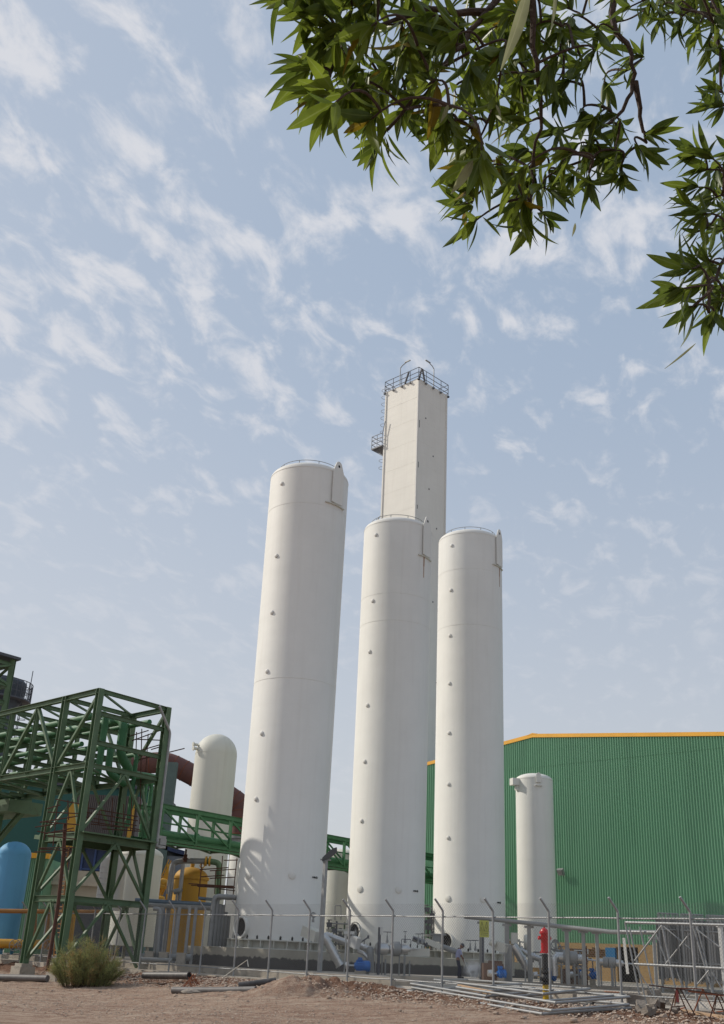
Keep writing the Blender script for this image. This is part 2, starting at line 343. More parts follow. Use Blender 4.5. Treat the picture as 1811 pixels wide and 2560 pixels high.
def tag(o, label=None, cat=None, group=None, kind=None):
    if label: o['label'] = label
    if cat: o['category'] = cat
    if group: o['group'] = group
    if kind: o['kind'] = kind
    return o
def thing(name, loc, label, cat, group=None):
    o = bpy.data.objects.new(name, None); o.empty_display_size = 0.3; o.location = V(loc); SC.collection.objects.link(o)
    return tag(o, label, cat, group)
def wloc(o):
    p = V((0, 0, 0))
    while o is not None: p = p + V(o.location); o = o.parent
    return p
def split_mb(mb):
    par = list(range(len(mb.v)))
    def fd(i):
        while par[i] != i: par[i] = par[par[i]]; i = par[i]
        return i
    for f in mb.f:
        r0 = fd(f[0])
        for q in f[1:]: par[fd(q)] = r0
    out_ = {}
    for k, f in enumerate(mb.f): out_.setdefault(fd(f[0]), []).append(k)
    res = []
    for fs in out_.values():
        m2 = MB(); mp = {}
        for k in fs:
            for q in mb.f[k]:
                if q not in mp: mp[q] = len(m2.v); m2.v.append(mb.v[q])
            m2.f.append(tuple(mp[q] for q in mb.f[k])); m2.m.append(mb.m[k])
        res.append(m2)
    return res
def objs(name, mb, m, parent, smooth=True, **k):
    return [obj(name, q, m, parent, smooth, **k) for q in split_mb(mb)]
def obj(name, mb, m, parent=None, smooth=True, loc=None, label=None, cat=None, group=None, kind=None):
    if loc is None:
        if parent is not None or not mb.v: loc = V((0, 0, 0))
        else:
            xs = [q.x for q in mb.v]; ys = [q.y for q in mb.v]; loc = V(((min(xs) + max(xs)) / 2, (min(ys) + max(ys)) / 2, min(q.z for q in mb.v)))
        off = wloc(parent) if parent else V(loc)
    else: off = V(loc) + (wloc(parent) if parent else V((0, 0, 0)))
    me = bpy.data.meshes.new(name); me.from_pydata([tuple(q - off) for q in mb.v], [], mb.f)
    for q in (m if isinstance(m, (list, tuple)) else [m]): me.materials.append(q)
    if isinstance(m, (list, tuple)): me.polygons.foreach_set('material_index', mb.m)
    import bmesh
    if smooth != 'leaf':
        bm = bmesh.new(); bm.from_mesh(me); bmesh.ops.recalc_face_normals(bm, faces=bm.faces); bm.to_mesh(me); bm.free()
    if smooth:
        me.polygons.foreach_set('use_smooth', [True] * len(me.polygons))
        if smooth != 'leaf': me.set_sharp_from_angle(angle=R(38))
    me.update()
    o = bpy.data.objects.new(name, me); o.location = loc if parent is None else (loc or V((0, 0, 0))); SC.collection.objects.link(o)
    if parent: o.parent = parent
    return tag(o, label, cat, group, kind)
# ================================================================ TERRAIN AND YARD
def tt(x, y): return (V((x, y, 0)) - V((F1.x, F1.y, 0))).dot(FN)    # metres in front of the fence
def sstep(a, b, x):
    t_ = max(0.0, min(1.0, (x - a) / (b - a))); return t_ * t_ * (3 - 2 * t_)
def g(x, y, fine=True):
    t_ = tt(x, y)
    if t_ <= 0.22: z = -0.03 if t_ > -1.0 else -0.02
    else:
        z = -0.09 * min(t_ - 0.22, 7.0) - 0.03
        z -= 0.24 * sstep(-3.0, -8.0, x) * sstep(0.2, 1.0, t_)
        if fine and t_ < 14:
            k = sstep(0.2, 1.2, t_); p = V((x, y, 0))
            z += k * (0.05 * noise.noise(p * 0.9) + 0.035 * noise.noise(p * 2.7 + V((5, 1, 0))) + 0.02 * noise.noise(p * 7.0))
            z += sstep(.25, .8, t_) * sstep(4.2, 2.4, t_) * (0.10 * noise.noise(p * 2.1 + V((2, 8, 0))) + 0.06 * noise.noise(p * 6.3) + .03 * noise.noise(p * 14))
            # low berm of loose soil along the fence
            z += 0.16 * math.exp(-((t_ - 1.7) / 0.7)**2) * (0.6 + 0.6 * noise.noise(V((x * 0.7, y * 0.7, 3.0)))) * sstep(9, 4, x)
    return z
def onG(sx, sy, fine=False):
    d = ray(sx, sy); t_ = 15.0
    for i in range(4000):
        p = CP + d * t_
        if p.z <= g(p.x, p.y, fine): return V((p.x, p.y, g(p.x, p.y, True)))
        t_ += 0.02
    return p
def lin(a, b, st):
    k = max(1, int(round((b - a) / st))); return [a + (b - a) * i / k for i in range(k)]
gx = [-2500, -900, -400, -200, -120, -80] + lin(-60, -22, 2) + lin(-22, 14, 0.14) + lin(14, 40, 2) + [40, 80, 150, 400, 900, 2500]
gy = [-2500, -600, -150, -50] + lin(-20, 22, 2) + lin(22, 52, 0.14) + lin(52, 80, 3) + [80, 120, 200, 400, 900, 2500]
mb = MB(); mb.v = [V((x, y, g(x, y))) for y in gy for x in gx]; nx = len(gx)
mb.f = [(j * nx + i, j * nx + i + 1, (j + 1) * nx + i + 1, (j + 1) * nx + i) for j in range(len(gy) - 1) for i in range(nx - 1)]; mb.m = [0] * len(mb.f)
obj('ground', mb, M_DIRT, smooth=True, loc=V((0, 0, 0)), kind='structure')

def offp(p, t_): return V((p.x, p.y, 0)) + FN * t_
FL = F1 - FU * 60; FR = F2 + FU * 30
KC = onp(990, 2440, offp(F1, -1.2), FN); KC.z = 0
# paving strip just inside the fence
mb = MB(); a = offp(FL, -0.25); b = offp(FR, -0.25)
mb.prism([V((a.x, a.y, -0.1)), V((b.x, b.y, -0.1)), V((60, 46, -0.1)), V((KC.x, 46, -0.1)), V((a.x, a.y + 3, -0.1))], (0, 0, 0.12))
obj('yard_paving', mb, M_PAVE, smooth=False, kind='structure')
YARD = 0.29
mb = MB(); a = offp(FL, -1.2)
mb.prism([V((a.x, a.y, -0.3)), V((KC.x, KC.y, -0.3)), V((KC.x, 51.7, -0.3)), V((70, 51.7, -0.3)), V((70, 150, -0.3)), V((-150, 150, -0.3))], (0, 0, 0.3 + YARD))
obj('plant_yard', mb, M_PAVE, smooth=False, kind='structure')
mb = MB(); mb.prism([V((KC.x + .004, 45.5, -0.28)), V((60, 45.5, -0.28)), V((60, 51.695, -0.28)), V((KC.x + .004, 51.695, -0.28))], (0, 0, 0.28 + 0.15))
obj('lower_yard', mb, M_PAVE, smooth=False, kind='structure')
# kerbs: a proud pale edging on each step
mb = MB(); mb.box(((KC.x + 60) / 2, 45.4, 0.04), 60 - KC.x, 0.18, 0.26)
obj('kerb', mb, M_CONC, smooth=False, kind='structure')
mb = MB(); mb.box(((KC.x + 60) / 2, 51.6, 0.19), 60 - KC.x, 0.18, 0.22)
obj('kerb', mb, M_CONC, smooth=False, kind='structure')
# strip footing under the fence and the low retaining wall behind it
mb = MB(); a = offp(FL, 0.0); b = onp(1010, 2465, F1, FN); b.z = 0
mb.bar(V((a.x, a.y, -0.31)), V((b.x, b.y, -0.31)), 0.46, 0.66)
obj('footing_wall', mb, M_CONC, smooth=False, label='long low concrete strip that the chain-link fence posts stand on', cat='wall')
mb = MB(); a = offp(FL, -1.08); b = V((KC.x, KC.y, 0)) - FN * 0.0 + FN * 0.12
mb.bar(V((a.x, a.y, 0.12)), V((b.x, b.y, 0.12)), 0.22, 0.44)
obj('retaining_wall', mb, M_CONC, smooth=False, label='low beige concrete retaining wall right behind the chain-link fence', cat='wall')

# ================================================================ BIG TANKS
T1c = atY(700, 2250, 57.0); T1 = V((T1c.x, T1c.y, 0))
def alongW(sx, sy):
    # point on the tanks' line (direction W through T1) seen at pixel column sx
    n_ = U; d = ray(sx, sy); t_ = T1.dot(n_) / d.dot(n_); p = CP + d * ((T1 - CP).dot(n_) / d.dot(n_)); return V((p.x, p.y, 0))
T2 = alongW(964, 2286); T3 = alongW(1173, 2286)
def rad(c, w, sy):
    z = zof(c, sy); dep = (V((c.x, c.y, z)) - CP).dot(FW); return w / 2 / FP * dep
RADS = [rad(T1, 217, 2250), rad(T2, 194, 2286), rad(T3, 181, 2286)]
print('tanks', T1, T2, T3, RADS)
PL_TOP = 1.16
# plinth
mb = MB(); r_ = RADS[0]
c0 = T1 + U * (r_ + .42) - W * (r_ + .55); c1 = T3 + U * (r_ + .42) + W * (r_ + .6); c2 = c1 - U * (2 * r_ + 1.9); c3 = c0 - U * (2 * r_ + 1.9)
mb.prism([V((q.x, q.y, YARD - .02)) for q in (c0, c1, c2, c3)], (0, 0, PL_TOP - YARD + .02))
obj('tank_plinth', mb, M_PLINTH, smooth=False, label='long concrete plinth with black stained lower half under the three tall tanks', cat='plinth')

def strip_on_cyl(mb, c, r, a0, a1, z0, z1, th, n=10):
    vs = []; 
    for i in range(n + 1):
        a_ = a0 + (a1 - a0) * i / n; d = V((math.sin(a_), -math.cos(a_), 0))
        for rr, z in ((r, z0), (r + th, z0), (r + th, z1), (r, z1)): vs.append(V((c.x, c.y, z)) + d * rr)
    fs = []
    for i in range(n):
        for k in range(4): fs.append((i * 4 + k, i * 4 + (k + 1) % 4, (i + 1) * 4 + (k + 1) % 4, (i + 1) * 4 + k))
    fs += [(0, 1, 2, 3), (n * 4 + 3, n * 4 + 2, n * 4 + 1, n * 4)]; mb.add(vs, fs)

def big_tank(idx, c, r, seam_y, label, bumps, patches, mark, hole, lug_az, rings, rust):
    zb = 1.58
    root = thing('storage_tank', (c.x, c.y, PL_TOP), label, 'tank', 'tall white storage tanks in a row')
    # seam of the head: nearest silhouette apex at the front of the shell
    front = V((c.x, c.y, 0)) - V((c.x, c.y, 0)).normalized() * r
    zs = zof(front, seam_y); C3 = V((c.x, c.y, 0)); zring = zof(front, rings[0])
    tp = (.055, .012, 0)[idx]
    rz = lambda z: r * (1 + tp * max(0, z - zring) / (zs - zring))
    prof = [(r - .12, zb - .05), (r + .012, zb - .05), (r + .012, zring), (r - .004, zring + .03), (rz(zs) - .004, zs)]; r0_ = r; r = rz(zs)
    for i in range(1, 13):
        a_ = math.pi / 2 * i / 12; prof.append(((r - .004) * math.cos(a_), zs + .30 * r * math.sin(a_)**0.85 if i < 12 else zs + .30 * r))
    # knuckle rounding
    mb = MB(); mb.lathe(C3, prof, 72); obj('shell', mb, M_TANK, root); rt_ = r; r = r0_
    mb = MB()
    for ry in rings: 
        z = zof(front, ry); strip_on_cyl(mb, C3, rz(z) - .010, 0, 6.2832, z - .02, z + .02, .011, 72)
    strip_on_cyl(mb, C3, rt_ - .012, 0, 6.2832, zs - .015, zs + .015, .02, 72)
    zz_ = zb + 2.3
    while zz_ < zs - 1:
        a0_ = random.uniform(0, 3); strip_on_cyl(mb, C3, rz(zz_) - .011, -2.2 + a0_ * .3, .9 + a0_ * .4, zz_ - .010, zz_ + .010, .006, 40); zz_ += 2.35
    objs('weld_seam', mb, M_TANK, root)
    # base ring with gussets
    mb = MB(); mb.lathe(C3, [(r - .1, PL_TOP), (r + .30, PL_TOP), (r + .30, PL_TOP + .04), (r - .1, PL_TOP + .04)], 60); mb.lathe(C3, [(r - .1, zb - .04), (r + .30, zb - .04), (r + .30, zb + .01), (r - .1, zb + .01)], 60)
    mb.lathe(C3, [(r - .08, PL_TOP + .03), (r - .08, zb - .03)], 60)
    for i in range(24):
        a_ = i * 6.2832 / 24; d = V((math.cos(a_), math.sin(a_), 0)); mb.box(C3 + d * (r + .10) + Z * ((PL_TOP + zb) / 2), .38, .035, zb - PL_TOP - .09, d)
    obj('base_ring', mb, M_TANKG, root)
    mb = MB()
    for i in range(24):
        a_ = (i + .5) * 6.2832 / 24; d = V((math.cos(a_), math.sin(a_), 0)); s_ = d.cross(Z)
        mb.prism([C3 + d * (r - .03) + s_ * x + Z * (zb + .02 + y) for x, y in ((-.05, 0), (.05, 0), (.05, .13), (0, .19), (-.05, .13))], d * .05)
    objs('skirt_vent', mb, M_DARK, root)
    # round caps down the left side
    for bx, by in bumps:
        p = cylhit(bx, by, c, r); p = cylhit(bx, by, c, rz(p.z)); d = V((p.x - c.x, p.y - c.y, 0)).normalized()
        m = MB(); m.lathe(p - d * .02, [(.13 * math.cos(t_ * .196), .02 + .07 * math.sin(t_ * .196)) for t_ in range(8)] + [(.001, .09)], 16, d); obj('relief_cap', m, M_TANK, root)
    for bx, by in patches:
        p = cylhit(bx, by, c, r); d = V((p.x - c.x, p.y - c.y, 0)).normalized(); m = MB()
        m.lathe(p - d * .025, [(.20, 0), (.20, .045), (.185, .055), (0.001, .055)], 28, d); obj('blind_flange', m, M_TANK, root)
    # small black stencil
    p = cylhit(mark[0], mark[1], c, r + .016); d = V((p.x - c.x, p.y - c.y, 0)).normalized(); s_ = d.cross(Z)
    if s_.x < 0: s_ = -s_
    m = MB()
    for k, (ox, w_, h_) in enumerate(((-.22, .035, .09), (-.165, .05, .05), (-.10, .045, .10), (-.04, .05, .07), (.02, .04, .09), (.115, .06, .12), (.155, .04, .06))):
        m.box(p + s_ * ox + Z * (.01 * (k % 2)), w_, .006, h_, s_)
    obj('stencil_mark', m, M_INK, root, smooth=False)
    # open nozzle
    p = cylhit(hole[0], hole[1], c, r); d = V((p.x - c.x, p.y - c.y, 0)).normalized(); m = MB()
    m.lathe(p - d * .15, [(.44, 0), (.44, .36), (.52, .36), (.52, .30), (.47, .30), (.47, 0)], 32, d); nz_ = obj('nozzle', m, M_TANK, root)
    m = MB(); m.lathe(p + d * .04, [(.001, .0), (.435, .0)], 32, d); obj('nozzle_interior', m, M_DARK, nz_)
    # lifting lug plate
    a_ = lug_az; d = V((math.sin(a_), -math.cos(a_), 0)); s_ = V((d.y, -d.x, 0))
    lc = V((c.x, c.y, 0)) + d * (rt_ + .03); hw = .42; r = rt_; z0 = zs - 2.0; z1 = zs + .52; m = MB(); pts = [(-hw, z0), (hw, z0), (hw, z1 - .45)]
    for i in range(1, 9):
        b_ = math.pi * i / 9; pts.append((hw * .62 * math.cos(b_), z1 - .10 + .30 * math.sin(b_)))
    pts.append((-hw, z1 - .45)); m.prism([lc + s_ * x + Z * z for x, z in pts], d * .06)
    lug = obj('lifting_lug', m, M_TANK, root)
    m = MB(); m.lathe(lc + Z * (z1 - .12) + d * .058, [(.001, .006), (.085, .006)], 20, d); obj('lug_hole', m, M_DARK, lug)
    m = MB(); strip_on_cyl(m, C3, r - .03, a_ - .33, a_ + .33, z0 - .12, z0 - .06, .11, 12); m.box(lc + Z * (z0 - .02) + d * .02, .5, .10, .05, s_); obj('lug_saddle', m, M_TANKG, root)
    if rust:
        m = MB(); strip_on_cyl(m, C3, r - .001, a_ - .012 + rust, a_ + .012 + rust, z0 - 1.5, z0 - .12, .006, 2); obj('rust_streak', m, MATS['rust_stain'], root)
        m = MB(); strip_on_cyl(m, C3, r - .001, a_ - .02 + rust, a_ + .022 + rust, z0 - .75, z0 - .12, .008, 2); obj('rust_streak', m, MATS['rust_stain'], root)
    # grab rail on the head
    m = MB(); zr = zs + .30 * r * .72; m.ring(C3 + Z * (zr + .12), Z, r * .80, .018, 60, 6)
    for i in range(10):
        b_ = i * .628; q = C3 + V((math.cos(b_), math.sin(b_), 0)) * (r * .80) ; m.tube([q + Z * (zs + .1 * r), q + Z * (zr + .12)], .022, 6)
    obj('head_rail', m, M_GREYP, root)
    return root, zs
mat('rust_stain', (0.30, 0.15, 0.075), 0.9, 0, 0.3, 5)
K = 1.1151
def D2(l): return [(x * K, y * K) for x, y in l]
big_tank(0, T1, RADS[0], 1168, 'widest and tallest-looking white cylindrical storage tank, leftmost of the three in the row',
    D2([(632, 1084), (620, 1246), (610, 1373), (599, 1505), (587, 1644), (574, 1791)]), [(622, 2187), (731, 2188)], (789, 2194), (608, 2318), R(47), [2250, 1695, 1258], 0)
big_tank(1, T2, RADS[1], 1302, 'white storage tank with a long rust streak, standing before the square tower',
    D2([(843, 1199), (836, 1347), (829, 1461), (824, 1581), (818, 1707), (811, 1840)]), [(900, 2222), (997, 2224)], (1041, 2228), (891, 2331), R(53), [2268, 1482, 1550], -.09)
big_tank(2, T3, RADS[2], 1331, 'white cylindrical storage tank with rippled shell, rightmost of the three beside the green hall',
    D2([(1013, 1223), (1011, 1323), (1009, 1425), (1008, 1532), (1007, 1643), (1006, 1758), (1005, 1878)]), [(1120, 2246), (1208.6, 2248)], (1249, 2257), (1119, 2353), R(56), [2297, 1560, 1420], .05)

# smaller tanks of the plant
def plain_tank(name, sx, sy, Y, wpx, top_sy, zb, m, label, dome=0.5, extra=None, ztop=None):
    c = atY(sx, sy, Y); c = V((c.x, c.y, 0)); r = rad(c, wpx, sy); front = c - c.normalized() * r * .6
    zt = zof(front, top_sy) if ztop is None else ztop; zs = zt - dome * r
    root = thing(name, (c.x, c.y, zb), label, 'tank'); mb = MB()
    prof = [(r * .97, zb), (r, zb + .02), (r, zs)] + [(r * math.cos(math.pi / 2 * i / 12) if i < 12 else .002, zs + dome * r * math.sin(math.pi / 2 * i / 12)) for i in range(1, 13)]
    mb.lathe(c, prof, 56); obj('shell', mb, m, root)
    mb = MB(); strip_on_cyl(mb, c, r - .005, 0, 6.2832, zs - .02, zs + .02, .014, 56); strip_on_cyl(mb, c, r - .005, 0, 6.2832, zb + (zs - zb) * .55, zb + (zs - zb) * .55 + .04, .012, 56); objs('weld_seam', mb, m, root)
    mb = MB()
    for i in range(4):
        a_ = .5 + i * 1.5708; d = V((math.cos(a_), math.sin(a_), 0)); mb.box(c + d * (r * .8) + Z * (zb / 2 + YARD / 2), .16, .16, zb - YARD + .02, d)
    objs('support_leg', mb, m, root)
    return root, c, r, zs
t4, c4, r4, z4 = plain_tank('small_storage_tank', 1339, 2100, 71.4, 94, 1930, .9, M_TANK, 'small slim white storage tank standing in front of the green corrugated hall', .36)
mb = MB(); dl = V((-.95, -.3, 0)).normalized(); mb.box(c4 + dl * (r4 + .22) + Z * (z4 - .22), .5, .5, .45, dl); mb.box(c4 + dl * (r4 + .06) + Z * (z4 - .6), .18, .3, .3, dl); obj('vent_box', mb, M_TANK, t4, smooth=False)
dd = V((.05, -1, 0)).normalized(); ds = V((1, .05, 0)).normalized(); mb = MB()
mb.prism([c4 + dd * (r4 + .05) + ds * x + Z * (z4 + y) for x, y in ((-.17, -.3), (.17, -.3), (.17, .15), (.1, .3), (0, .34), (-.1, .3), (-.17, .15))], dd * .06); mb.box(c4 + dd * (r4 + .05) + Z * (z4 - .5), .5, .12, .06, ds); obj('lifting_lug', mb, M_TANK, t4, smooth=False)
t5, c5, r5, z5 = plain_tank('domed_storage_tank', 534, 1955, 76, 105, 1830, 1.2, M_TANKG, 'cream round-topped tank rising behind the green walkway', 1.0)
for s_y in (1862, 1872):
    p = cylhit(494, s_y, c5, r5); d = V((p.x - c5.x, p.y - c5.y, 0)).normalized(); mb = MB(); mb.lathe(p - d * .05, [(.10, 0), (.10, .32), (.17, .32), (.17, .40), (.001, .40)], 16, d); obj('nozzle', mb, M_TANKG, t5)
plain_tank('cream_tank', 342, 2230, 68, 112, 2112, 1.0, M_TANKG, 'wide pale cream tank standing behind the green steel pipe rack', .45)
plain_tank('blue_tank', 26, 2200, 62, 82, 2102, .6, M_BLUETANK, 'sky blue tank with white bloom on its dome at the left edge', .8)
plain_tank('pale_green_tank', 852, 2220, 76, 86, 2120, .6, M_TANKG, 'pale grey-green tank glimpsed between the left and middle white tanks', .4)
plain_tank('slim_tank', 606, 2200, 73, 72, 2110, .6, M_TANK, 'slim white tank half hidden behind the left edge of the leftmost tall tank', .4)
ty, cy_, ry_, zy = plain_tank('ochre_vessel', 475, 2230, 62, 84, 2166, .55, M_OCHRE, 'ochre yellow pressure vessel with a domed lid below the green walkway', .62)
mb = MB(); zz0 = zof(cy_, 2196); mb.lathe(cy_, [(ry_, zz0 - .07), (ry_ + .07, zz0 - .07), (ry_ + .07, zz0 + .07), (ry_, zz0 + .07)], 48); obj('flange', mb, M_OCHRE, ty)
mb = MB(); q = atY(506, 2164, 61.4); mb.ring(q, V((.2, -1, 0)), .12, .035, 18, 6); mb.tube([q - Z * .35, q - Z * .12], .05, 8); mb.tube([cy_ + Z * (zy + .3), cy_ + Z * (zy + 1.0)], .12, 12); obj('top_nozzle', mb, M_YEL, ty)

# ================================================================ COLD BOX TOWER
PT = atY(1047, 945, 88.0); zt = PT.z; cw = 4.3
e0 = V((PT.x, PT.y, 0)); eL = e0 - U * cw; eR = e0 + W * cw; eB = eL + W * cw
root = thing('cold_box_tower', (e0.x, e0.y, YARD), 'very tall square cream panelled tower with a railed top, rising behind the white tanks', 'tower')
mb = MB(); mb.prism([V((q.x, q.y, YARD)) for q in (e0, eR, eB, eL)], (0, 0, zt - YARD)); obj('casing', mb, M_BOX, root, smooth=False)
mb = MB()
for q in (e0, eL, eR): mb.box(V((q.x, q.y, (zt + YARD) / 2)), .16, .16, zt - YARD - .01, U)
objs('corner_trim', mb, M_TANK, root, smooth=False)
mb = MB(); k = 0
z = zof(e0, 980); step = (zof(e0, 980) - zof(e0, 1253)) / 5
z = zt - 2.1
while z > 3:
    mb.box((e0 + eL) / 2 - W * .001 + Z * z, cw - .2, .012, .025, U); mb.box((e0 + eR) / 2 + U * .0005 + Z * z, cw - .2, .004, .02, W); z -= step
objs('panel_joint', mb, M_BOX, root, smooth=False)
mb = MB(); ct = (e0 + eB) / 2; hs = cw / 2 + .12
cor = [ct + U * sx_ * hs + W * sy_ * hs for sx_, sy_ in ((1, -1), (1, 1), (-1, 1), (-1, -1))]
for i in range(4):
    a, b = cor[i], cor[(i + 1) % 4]
    for h in (.15, .62, 1.15): mb.tube([a + Z * (zt + h), b + Z * (zt + h)], .035, 6)
    for k in range(5): q = a.lerp(b, k / 4); mb.tube([q + Z * (zt - .25), q + Z * (zt + 1.15)], .035, 6)
    for k in range(5): q = a.lerp(b, k / 4); mb.box(q + Z * (zt - .22), .2, .2, .14, U)
obj('guard_rail', mb, M_RAILS, root)
for q, dr in ((cor[0].lerp(cor[3], .55), U), (cor[0].lerp(cor[1], .5), -W)):
    mb = MB(); mb.tube([q + Z * zt, q + Z * (zt + 2.0), q + dr * .25 + Z * (zt + 2.2), q + dr * 1.0 + Z * (zt + 2.45)], .045, 8); mb.box(q + dr * .95 + Z * (zt + 2.42), .7, .14, .08, dr); obj('roof_lamp', mb, M_GREYP, root)
mb = MB()
for q, dr in ((cor[0].lerp(cor[3], .4), U * .4 + Z), (cor[0].lerp(cor[1], .2), -W * .3 + Z), (cor[0].lerp(cor[1], .02), W * .25 + Z)): mb.bar(q + Z * (zt - .1), q + Z * (zt - .1) + dr.normalized() * 1.3, .16, .1)
objs('davit', mb, M_SLATE, root)
# caged ladder + platform on the left side
lx = eL - U * .35 + W * .5; mb = MB()
for s_ in (-.2, .2): mb.tube([lx + W * s_ + Z * (zt - 14), lx + W * s_ + Z * (zt + 1)], .025, 5)
zz_ = zt - 8.2
while zz_ < zt + .6:
    mb.ring(lx - U * .30 + Z * zz_, Z, .36, .02, 14, 5); zz_ += .8
obj('caged_ladder', mb, M_GREYP, root)
zp = zof(eL, 1115); pc = eL - U * .8 + W * .8; mb = MB(); mb.box(pc + Z * zp, 1.5, 2.2, .14, U)
mb.bar(pc - U * .6 - W * .8 + Z * zp, eL + W * .1 + Z * (zp - 1.2), .1); mb.bar(pc - U * .6 + W * .8 + Z * zp, eL + W * 1.4 + Z * (zp - 1.2), .1)
pcs = [pc + U * a_ * .72 + W * b_ * 1.05 for a_, b_ in ((1, -1), (-1, -1), (-1, 1), (1, 1))]
for i in range(3):
    for h in (.5, .95, 1.4): mb.tube([pcs[i] + Z * (zp + h), pcs[i + 1] + Z * (zp + h)], .035, 5)
for q in pcs: mb.tube([q + Z * zp, q + Z * (zp + 1.4)], .035, 5)
q = (pcs[0] + pcs[1]) / 2; mb.tube([q + Z * zp, q + Z * (zp + 1.4)], .03, 5)
mb.tube([pcs[0] + Z * (zp + 1.4), pcs[0] + Z * (zp + 2.6) + U * .3], .04, 5)
obj('side_platform', mb, M_RAILS, root)
mb = MB(); lx2 = eL - U * .12 + W * .05
mb.tube([lx2 + Z * (zp - 1.5), lx2 + Z * 6], .05, 6); q = atY(955, 1275, 88.5); mb.pipe([lx2 + Z * (q.z - 2), lx2 - U * .35 + Z * (q.z - 1.2), lx2 - U * .35 + Z * (q.z + .4), lx2 + Z * (q.z + .6)], .05)
obj('riser_pipe', mb, M_GREYP, root)
mb = MB()
for k in range(9):
    f = [.25, .6, .45, .8, .35, .7, .15, .9, .5][k]; z_ = zt - 4 - 3.7 * k; mb.box(e0 + W * (cw * (f * .8 + .08)) + U * .01 + Z * z_, .10, .05, .13, W)
for k in range(6): mb.box(e0 + W * .28 + U * .01 + Z * (zt - 5 - 4.4 * k), .04, .04, .8 - .2 * (k % 3), W)
objs('lifting_eye', mb, M_SLATE, root)

# ================================================================ GREEN HALL
HP = atY(1433, 2452, 76.5); HN = -W
def hall(sx, sy): return onp(sx, sy, HP, HN)
ridge = hall(1333, 1842); lf = hall(1258, 1862); rg = hall(1811, 1838)
def ua(p): return V(p).dot(U)
ur = ua(ridge); sL = (ridge.z - lf.z) / (ur - ua(lf)); sR = (ridge.z - rg.z) / (ua(rg) - ur)
print('hall ridge', ridge, 'slopes', sL, sR)
def htop(u_): return ridge.z - (ur - u_) * sL if u_ < ur else ridge.z - (u_ - ur) * sR
o_ = V((HP.x, HP.y, 0)) - U * ua(V((HP.x, HP.y, 0)))
u0 = ua(hall(1035, 2300)); u1 = ua(hall(1811, 2300)) + 8
root = thing('green_hall', (o_ + U * ((u0 + u1) / 2)) + Z * YARD, 'large green corrugated hall with an orange roof edge and yellow brick base', 'building')
zb = hall(1433, 2357).z
pit = 0.20; mb = MB(); nrib = int((u1 - u0) / pit); cols = []
for i in range(nrib):
    b_ = u0 + i * pit
    for f, dp in ((0, 0), (.42, 0), (.54, .07), (.80, .07)): cols.append((b_ + f * pit, dp))
lapz = lambda u_: hall(1370, 1915).z + (hall(1811, 1872).z - hall(1370, 1915).z) * (u_ - ua(hall(1370, 1915))) / (ua(hall(1811, 1872)) - ua(hall(1370, 1915)))
zlap = (hall(1370, 1915).z)
vs = []
for u_, dp in cols:
    for z_, of in ((zb, 0), (zlap, 0), (zlap, .012), (htop(u_), .012)): p = o_ + U * u_ - W * (dp + of); vs.append(V((p.x, p.y, z_)))
fs = []
for i in range(len(cols) - 1):
    for k in range(3): fs.append((i * 4 + k, (i + 1) * 4 + k, (i + 1) * 4 + k + 1, i * 4 + k + 1))
mb.add(vs, fs); obj('corrugated_wall', mb, M_CORR, root, smooth=False)
# body behind the cladding, roof
mb = MB(); back = W * 22; pr = [(u0, zb), (u1, zb), (u1, htop(u1)), (ur, ridge.z), (u0, htop(u0))]
mb.prism([o_ + U * a_ + W * .05 + Z * (b_ - .03) for a_, b_ in pr], back); obj('rear_wall', mb, M_TEAL, root, smooth=False)
mb = MB(); th = .27
for a_, b_ in ((u0 - .3, ur), (ur, u1)):
    p = o_ + U * a_ - W * .12 + Z * htop(a_); q = o_ + U * b_ - W * .12 + Z * htop(b_)
    mb.prism([p - Z * .06, q - Z * .06, q + Z * (th - .06), p + Z * (th - .06)], W * .16)
q = o_ + U * ur - W * .13 + Z * (ridge.z + th - .07)
mb.prism([q - U * .5 - Z * .08, q + U * .5 - Z * .03, q + Z * .07], W * .18)
obj('roof_trim', mb, M_ORG, root, smooth=False)
mb = MB()
ud0, ud1 = ua(hall(1546, 2400)), ua(hall(1600, 2400)); zd = hall(1570, 2368).z; YB = YARD - .05
for a_, b_, z0_, z1_ in ((u0, ud0, YB, zb), (ud1, u1, YB, zb), (ud0, ud1, zd, zb)):
    mb.box(o_ + U * ((a_ + b_) / 2) - W * .06 + Z * ((z0_ + z1_) / 2), b_ - a_, .22, z1_ - z0_, U)
obj('brick_base', mb, M_BRICK, root, smooth=False)
mb = MB(); mb.box(o_ + U * ((ud0 + ud1) / 2) + W * .35 + Z * ((YB + zd) / 2), ud1 - ud0 + .1, .1, zd - YB, U); obj('doorway', mb, M_DARK, root, smooth=False)
mb = MB(); up_ = ua(hall(1650, 2400)); mb.box(o_ + U * up_ - W * .22 + Z * ((YB + zb) / 2), .3, .14, zb - YB + .3, U); obj('concrete_pier', mb, M_CONC, root, smooth=False)
p0, p1 = hall(1522, 2397), hall(1546, 2370); mb = MB(); mb.box((p0 + p1) / 2 - W * .3, abs(ua(p1) - ua(p0)) - .04, .2, p1.z - p0.z, U)
obj('wall_cabinet', mb, M_BLUEP, smooth=False, label='blue wall cabinet beside the black doorway in the yellow brick', cat='cabinet')
mb = MB()
for k in range(4):
    z_ = YARD + 1.5 + .13 * k; mb.tube([hall(1428, 2380) * 1 - W * .2 + Z * (z_ - hall(1428, 2380).z), hall(1515, 2380) - W * .2 + Z * (z_ - hall(1515, 2380).z)], .03, 6)
obj('wall_pipes', mb, M_RUST, label='bundle of thin brown pipes running along the yellow brick base', cat='pipes')
